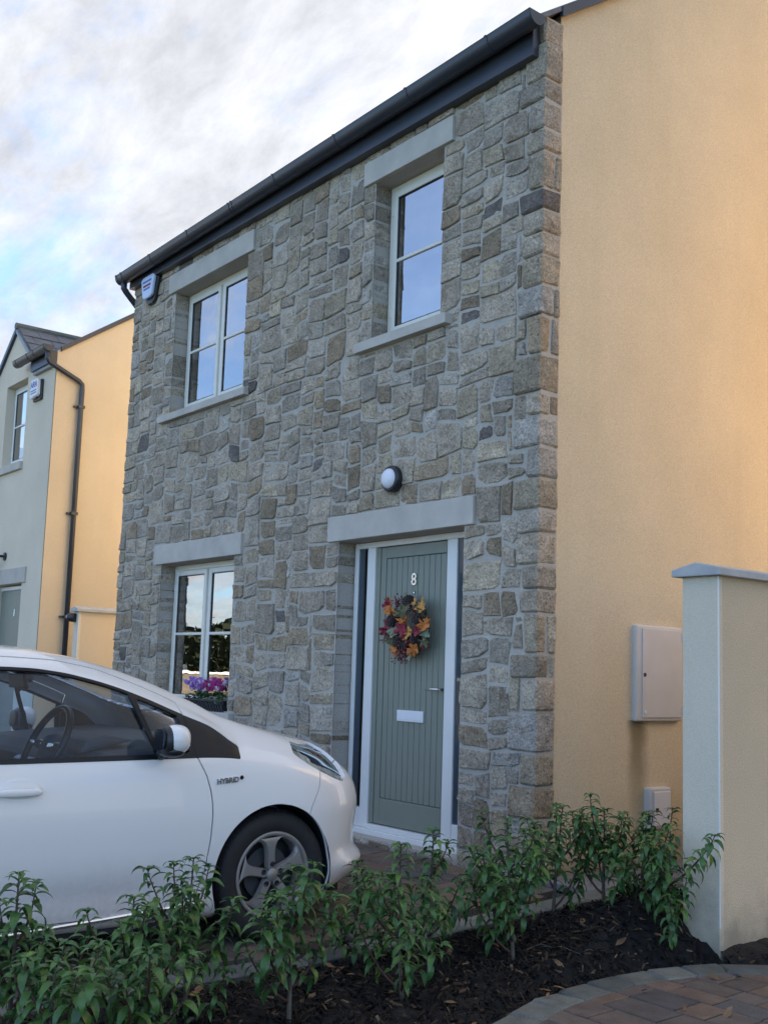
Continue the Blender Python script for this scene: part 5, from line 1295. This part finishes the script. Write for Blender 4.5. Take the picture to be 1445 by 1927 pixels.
SH = [  # x, y, top z, label, lean(x,y), branches, spread
 (1.44, -.60, .50, 'shrub by the garden wall end with one long shoot across the pillar', (.0,.0), 8, .24, [(.5,(1,-.05,.55),.36,.2)]),
 (1.10, -.38, .46, 'shrub in front of the small grey utility box', (0,.02), 7, .25, None),
 (.985, -.533, .520, 'shrub standing before the yellow gable, second in from the corner of the stone front', (0,0), 9, .28, None),
 (.80, -.70, .535, 'shrub whose single tall shoot rises before the stone corner', (.05,-.02), 7, .28, None),
 (1.159, -1.333, .535, 'bushy shrub before the stonework right of the green door', (-.08,.0), 10, .28, None),
 (.86, -1.56, .465, 'shrub in front of the foot of the green door', (.02,0), 6, .26, None),
 (1.283, -2.058, .490, 'shrub with a bare grey stem in mid bed, right of the car nose', (-.06,.0), 8, .25, None),
 (.72, -1.87, .33, 'low shrub directly in front of the car bumper corner', (0,0), 5, .22, None),
 (1.302, -2.594, .455, 'shrub in front of the car wheel', (0,0), 8, .25, None),
 (1.081, -2.89, .475, 'tallest shrub in front of the car door', (0,0), 8, .25, None),
 (1.13, -3.14, .37, 'shrub in front of the car sill strip', (.0,0), 7, .22, None),
 (1.42, -3.22, .27, 'low shrub at the bottom edge left of centre', (0,0), 6, .22, None),
 (1.18, -3.40, .26, 'low shrub under the car door at lower left', (0,0), 6, .22, None),
 (1.077, -3.527, .475, 'shrub with a tall shoot at the left picture edge', (0,0), 6, .20, None),
 (.82, -1.12, .30, 'low shrub in front of the small gap left of the stone corner', (0,0), 6, .22, None),
 (1.46, -3.54, .28, 'low shrub in the bottom left corner', (0,0), 7, .22, None),
]
for q, (x, y, tz, lab, ln_, nb_, spd, ex) in enumerate(SH): shrub(x, y, tz, lab, 100+q*7, ln_, nb_+1, spd, extra=ex, bare=.33 if tz > .4 else .18)
# fallen leaves on the bed and a few on the paving
lt = MB()
for q in range(95):
    if q < 78: y = rc.uniform(-3.4,-.15); x = rc.uniform(BED_L+.05, kerb_x(y)+.05); z = mulch_h(x, y)+.02 if x < kerb_x(y)-.02 else gz(x, y)+.02
    else: y = rc.uniform(-2.6,-.2); x = kerb_x(y)+rc.uniform(.1,.9); z = gz(x, y)+.012
    th = rc.uniform(0, 6.28); L = rc.uniform(.018,.038); R3 = Matrix.Rotation(th, 3, 'Z') @ Matrix.Rotation(rc.gauss(0,.45), 3, 'X') @ Matrix.Rotation(rc.gauss(0,.3), 3, 'Y'); p = Vector((x, y, z))
    lt.add([p+R3 @ Vector(v_) for v_ in ((-L,0,0),(-.2*L,-.42*L,.10*L),(.5*L,-.3*L,.12*L),(L,0,.02*L),(.5*L,.3*L,.12*L),(-.2*L,.42*L,.10*L))], [(0,1,2,3),(0,3,4,5)])
o = lt.build('fallen_leaves', M['litter'], bed, fix=False); o['kind'] = 'stuff'
# a few dead twigs on the mulch
tw = MB()
for q in range(26):
    y = rc.uniform(-2.4,-.4); x = rc.uniform(.8, kerb_x(y)-.15); z = mulch_h(x, y)+.012; th = rc.uniform(0, 6.28); L = rc.uniform(.05,.16)
    tw.tube([(x, y, z), (x+math.cos(th)*L*.5, y+math.sin(th)*L*.5, z+rc.uniform(0,.02)), (x+math.cos(th+.4)*L, y+math.sin(th+.4)*L, z)], [.0022,.002,.0012], 5)
o = tw.build('dead_twigs', M['trunkm'], bed, smooth=True); o['kind'] = 'stuff'

# ------------------------------------------------------------------ wreath on the door
WC = Vector((-1.350, YL-.035, 1.478)); wr = empty('door_wreath', WC, 'autumn wreath of orange leaves, burgundy berries and pine cones hanging on the sage door', 'wreath')
rw = random.Random(4); RW = .150
def wp(ang, r, out=0): return WC+Vector((math.cos(ang)*r*1.0, -out, math.sin(ang)*r*1.12))
m = MB()
for q in range(26):
    a0 = rw.uniform(0, 6.28); pts = []
    r0 = RW+rw.uniform(-.035,.035); o0 = rw.uniform(-.01,.03)
    for k in range(9): pts.append(wp(a0+k*.16, r0+rw.uniform(-.006,.006), o0+rw.uniform(-.004,.004)))
    m.tube(pts, .0035, 5)
m.build('twig_ring', M['twig'], wr)
m = MB(); m.tube([WC+Vector((.045,.018,.24)), WC+Vector((.045,.012,.19)), WC+Vector((.02,0,.15))], .0018, 5); m.build('hanger', M['twig'], wr)
def maple(name, size, mat, pos, ang, tilt, curl=.25):
    size *= .88
    out_ = []
    for q in range(22):
        a = 2*PI*q/22; lobe = abs(math.cos(2.5*(a)))**.7; r_ = size*(.42+.58*lobe*(1 if q % 2 == 0 else .8)); 
        if abs(a-PI*1.5) < .3: r_ = size*.3
        out_.append((math.cos(a-PI/2+.0)*r_, math.sin(a-PI/2)*r_))
    m = MB(); m.v = [(0,0,0)]+[(x, -curl*(x*x+y_*y_)/size*rw.uniform(.6,1.4), y_) for x, y_ in out_]; m.f = [(0, 1+(q+1)%22, 1+q) for q in range(22)]
    Rm = Matrix.Rotation(ang, 4, 'Y') @ Matrix.Rotation(tilt[0], 4, 'X') @ Matrix.Rotation(tilt[1], 4, 'Z')
    me = m.mesh(name); me.materials.append(mat); me.transform(Rm); o = bpy.data.objects.new(name, me); C.objects.link(o); o.location = pos; setp(o, wr)
    s_ = o.modifiers.new('s', 'SOLIDIFY'); s_.thickness = .0012
K8 = 1445/180.0                                       # photo zoom scale of the wreath crop
def wpx(u, v, out=.05):                               # read off the photograph, placed on the wreath's own plane
    return WC+Vector(((u-640)/8.03*.00583*1.03, -out, -(v-975)/8.03*.00386))
for (u, v, mt, s_, an) in ((365,585,'leaf_or',.060,.5),(385,690,'leaf_or',.062,2.2),(335,560,'leaf_re',.045,1.2),(820,630,'leaf_ye',.075,.9),(890,690,'leaf_ye',.055,2.6),(740,600,'leaf_ye',.05,5.2),(330,950,'leaf_re',.075,.3),(440,1010,'leaf_gr',.068,1.4),(520,1020,'leaf_gr',.06,3.3),(610,1020,'leaf_re',.075,2.0),(640,1080,'leaf_or',.062,.7),(690,1050,'leaf_ye',.060,4.2),(590,1160,'leaf_ye',.055,2.9),(920,1050,'leaf_gr',.06,.2),(560,730,'leaf_ol',.07,1.1),(650,690,'leaf_ol',.06,3.6),(600,490,'leaf_gr',.04,.1),(720,1380,'leaf_gr',.05,2.2),(470,1270,'leaf_or',.055,1.7),(480,1340,'leaf_or',.05,4.7),(860,740,'leaf_ol',.06,5.5),(400,1150,'leaf_ol',.06,2.5),(900,1170,'leaf_ol',.06,.9),(940,880,'leaf_or',.05,1.9),(560,640,'leaf_gr',.03,2)):
    maple('leaf', s_, M[mt], wpx(u, v, rw.uniform(.045,.085)), an, (rw.uniform(-.5,.5), rw.uniform(-.5,.5)))
for (u, v, mt, s_, an) in ((575,850,'leaf_or',.062,.3),(600,890,'leaf_or',.055,2.8),(925,930,'leaf_or',.062,1.2),(905,980,'leaf_or',.05,4.0),(770,1290,'leaf_or',.062,5.1),(740,1330,'leaf_or',.05,2.2),(420,730,'leaf_or',.05,3.3),(360,640,'leaf_re',.055,4.4),(590,1000,'leaf_re',.07,5.0),(300,1000,'leaf_re',.06,3.9),(650,1290,'leaf_re',.05,1.0),(830,1020,'leaf_re',.05,.2)):
    maple('leaf', s_, M[mt], wpx(u, v, rw.uniform(.06,.10)), an, (rw.uniform(-.7,.7), rw.uniform(-.7,.7)), .55)
for (u, v, s_) in ((635,580,.050),(410,850,.058),(800,840,.052),(500,1190,.050),(760,1140,.055),(600,1230,.04)):
    c = wpx(u, v, .05); axd = Vector((rw.uniform(-.6,.6), -1, rw.uniform(-.6,.6))).normalized(); a1 = axd.orthogonal().normalized(); b1 = axd.cross(a1); m = MB()
    for k in range(70):
        t = k/70; r_ = s_*math.sin(PI*(.12+.83*t))**.8; th = k*2.4; p = c+axd*(s_*1.3*(t-.45)); dv = a1*math.cos(th)+b1*math.sin(th)
        q_ = p+dv*r_; w_ = axd.cross(dv)*s_*.17; tipp = q_+axd*s_*.16+dv*s_*.10
        m.add([p+dv*r_*.4-w_, p+dv*r_*.4+w_, q_+w_*1.1, tipp, q_-w_*1.1], [(0,1,2,3,4)])
    m.build('pine_cone', M['cone'], wr)
for (u, v, n_, sp_) in ((340,1090,26,.062),(750,720,24,.055),(600,1350,34,.075),(520,1420,24,.055),(470,620,20,.06),(720,1180,26,.06),(860,1230,22,.05),(450,560,22,.06),(420,1060,26,.05),(660,1130,26,.06),(780,980,20,.05),(540,1300,30,.07)):
    c = wpx(u, v, .055); m = MB()
    for k in range(n_):
        p = c+Vector((rw.gauss(0,.45), rw.gauss(0,.35), rw.gauss(0,.45)))*sp_; r_ = rw.uniform(.0045,.0075)
        m.lathe([(0,-r_),(r_*.8,-r_*.6),(r_,0),(r_*.8,r_*.6),(0,r_)], p, (0,0,1), 6)
        m.tube([c+Vector((0,.02,0)), p], .0012, 3, False)
    m.build('berry_sprig', M['berry'], wr, smooth=True)
m = MB()
for k in range(60):
    a = rw.uniform(0, 6.28); p = wp(a, RW+rw.uniform(-.02,.05), rw.uniform(.02,.05)); d = Vector((math.cos(a+rw.gauss(0,.5)), -.2, math.sin(a+rw.gauss(0,.5))))
    m.tube([p, p+d*rw.uniform(.03,.07)], [.0022,.0008], 4)
o = m.build('twigs', M['twig'], wr); o['kind'] = 'stuff'

# ------------------------------------------------------------------ planter on the window sill
pt_ = empty('window_planter', (-4.10, .05, .78), 'dark lattice trough of lilac and magenta cyclamen on the ground floor window sill', 'planter')
PX0, PX1, PY0, PY1, PZ0, PZ1 = -4.45, -3.74, -.03, .115, .765, .875
m = MB(); m.box(PX0+.012, PX1-.012, PY0+.012, PY1-.004, PZ0, PZ1-.015); m.build('trough', M['wicker'], pt_)
m = MB(); m.box(PX0, PX1, PY0, PY0+.02, PZ1-.02, PZ1); m.box(PX0, PX0+.02, PY0+.02, PY1, PZ1-.02, PZ1); m.box(PX1-.02, PX1, PY0+.02, PY1, PZ1-.02, PZ1); m.build('rim', M['wicker'], pt_, bevel=.004)
for q in range(15):
    x = PX0+.02+q*(PX1-PX0-.04)/14
    for sg in (-1, 1):
        m = MB(); m.tube([(x-.03*sg, PY0+.006, PZ0+.004), (x+.03*sg, PY0+.006, PZ1-.02)], .0045, 5); m.build('lattice_strip', M['wicker'], pt_)
rf = random.Random(8)
lm = [leaf_mesh('foliage', .06, .05, .9, .1, 4, M['leaf'])]
for q in range(130):
    x = rf.uniform(PX0+.03, PX1-.03); y = rf.uniform(PY0, PY1-.02); th = rf.uniform(0, 6.28); o = bpy.data.objects.new('leaf', lm[0]); C.objects.link(o); o.parent = pt_
    o.matrix_basis = Matrix.Translation(Vector((x, y, rf.uniform(.870,.945)))-Vector((-4.10,.05,.78))) @ Matrix.Rotation(th, 4, 'Z') @ Matrix.Rotation(rf.uniform(-.5,.3), 4, 'Y') @ Matrix.Scale(rf.uniform(.6,1.0), 4)
def bloom(p, s_, mat):
    m = MB()
    for k in range(5):
        th = 1.256*k+rf.random()*.4; d = Vector((math.cos(th)*.5, math.sin(th)*.5, .85)); w_ = Vector((-math.sin(th), math.cos(th), 0))
        m.add([Vector(p), Vector(p)+d*s_*.6+w_*s_*.33, Vector(p)+d*s_*1.1+w_*s_*.12, Vector(p)+d*s_*1.05-w_*s_*.16, Vector(p)+d*s_*.6-w_*s_*.33], [(0,1,2,3,4)])
    return m.build('flower', mat, pt_, fix=False, at=p)
for q in range(110):
    x = rf.uniform(PX0+.02, PX1-.06); y = rf.uniform(PY0-.01, PY1-.03); z = rf.uniform(.935, 1.035)
    k = rf.random(); lil = x < -4.12
    mt = M['flower_w'] if k < .22 else (M['flower_l'] if lil else M['flower_p'])
    bloom((x, y, z), rf.uniform(.028,.044), mt)

# ------------------------------------------------------------------ houses and greenery outside the frame, lit by the low sun
rh = empty('yellow_house', (6.5, 3.0, -.1), 'yellow rendered neighbouring house to the right, beyond the picture edge', 'house')
m = MB(); m.prism([(3.0,-.3),(11.4,-.3),(11.4,5.45),(7.2,8.4),(3.0,5.45)], lambda u, v, w_: (3.40+w_, u, v), .25); m.build('gable_wall', M['golden'], rh)
m = MB(); m.box(3.65,10.5,3.0,3.25,-.3,5.45); m.build('front_wall', M['cream'], rh)
m = MB(); m.box(3.65,10.5,11.15,11.4,-.3,5.45); m.build('rear_wall', M['yellow2'], rh)
roof_slab(3.35,10.6,2.85,5.36,7.2,8.42).build('roof', M['slate'], rh); roof_slab(3.35,10.6,11.55,5.36,7.2,8.42).build('roof', M['slate'], rh)
oh = empty('pale_house', (-30, -24, -.2), 'pale house with slate roof on the far side of the road', 'house')
m = MB(); m.box(-37,-27,-30,-22,-.3,4.2); m.build('wall', M['cream'], oh)
m = MB(); m.prism([(-30.3,4.15),(-21.7,4.15),(-26,7.0)], lambda u, v, w_: (-37.2+w_, u, v), 10.4); m.build('roof', M['slate'], oh)
for x in (-35.5,-32.2,-29):
    m = MB(); m.box(x-.6,x+.6,-21.99,-21.93,1.0,2.3); wf = m.build('window', M['pvcw'], oh); m = MB(); m.box(x-.5,x+.5,-21.92,-21.9,1.1,2.2); m.build('pane', M['dark'], wf)
bw_ = empty('boundary_wall', (-25, -15, -.2), 'brown stone boundary wall with square piers along the far side of the road', 'wall')
m = MB(); m.box(-60, 8, -15.2, -14.95, -.3, .95); m.build('wall_panel', M['fieldstone'], bw_)
m = MB(); m.box(-60, 8, -15.26, -14.89, .95, 1.03); m.build('coping', M['capc'], bw_)
for x in range(-58, 9, 6):
    m = MB(); m.box(x-.25, x+.25, -15.3, -14.85, -.3, 1.25); m.build('pier', M['capc'], bw_)
rt_ = random.Random(77)
crown_leaf = MB()
def tree(x, y, h, r_, lab):
    e = empty('garden_tree', (x, y, -.2), lab, 'tree', 'trees beyond the far boundary wall')
    m = MB(); m.tube([(x,y,-.3),(x+.1,y,h*.35),(x,y+.1,h*.7)], [.14,.10,.04], 8); m.build('trunk', M['trunkm'], e)
    m = MB()
    for q in range(900):
        while True:
            d = Vector((rt_.uniform(-1,1), rt_.uniform(-1,1), rt_.uniform(-1,1)))
            if .3 < d.length < 1: break
        lump = 1+.25*noise.noise(d*2.2+Vector((x,y,0))); c = Vector((x, y, h*.62))+Vector((d.x*r_, d.y*r_, d.z*h*.42))*lump
        a = Vector((rt_.gauss(0,1), rt_.gauss(0,1), rt_.gauss(0,1))).normalized(); b = a.orthogonal().normalized(); s_ = rt_.uniform(.16,.30)
        m.add([c-a*s_, c+b*s_*.5, c+a*s_, c-b*s_*.5], [(0,1,2,3)])
    m.build('crown', M['darkleaf'], e, fix=False)
kinds = ['tallest, leftmost tree','second tree from the left','third tree from the left','fourth tree from the left','fifth tree from the left','sixth tree from the left','seventh tree from the left','eighth tree from the left','ninth tree from the left','tenth tree from the left','second tree from the right','rightmost tree']
for q, kd in enumerate(kinds):
    tree(-56+q*3.3+rt_.uniform(-.5,.5), -18.5+rt_.uniform(-.6,.6), 4.0 if q == 0 else rt_.uniform(2.5,3.3), rt_.uniform(2.1,2.6), kd+' in the dark row beyond the far boundary wall')
print('objects', len(scene.objects))
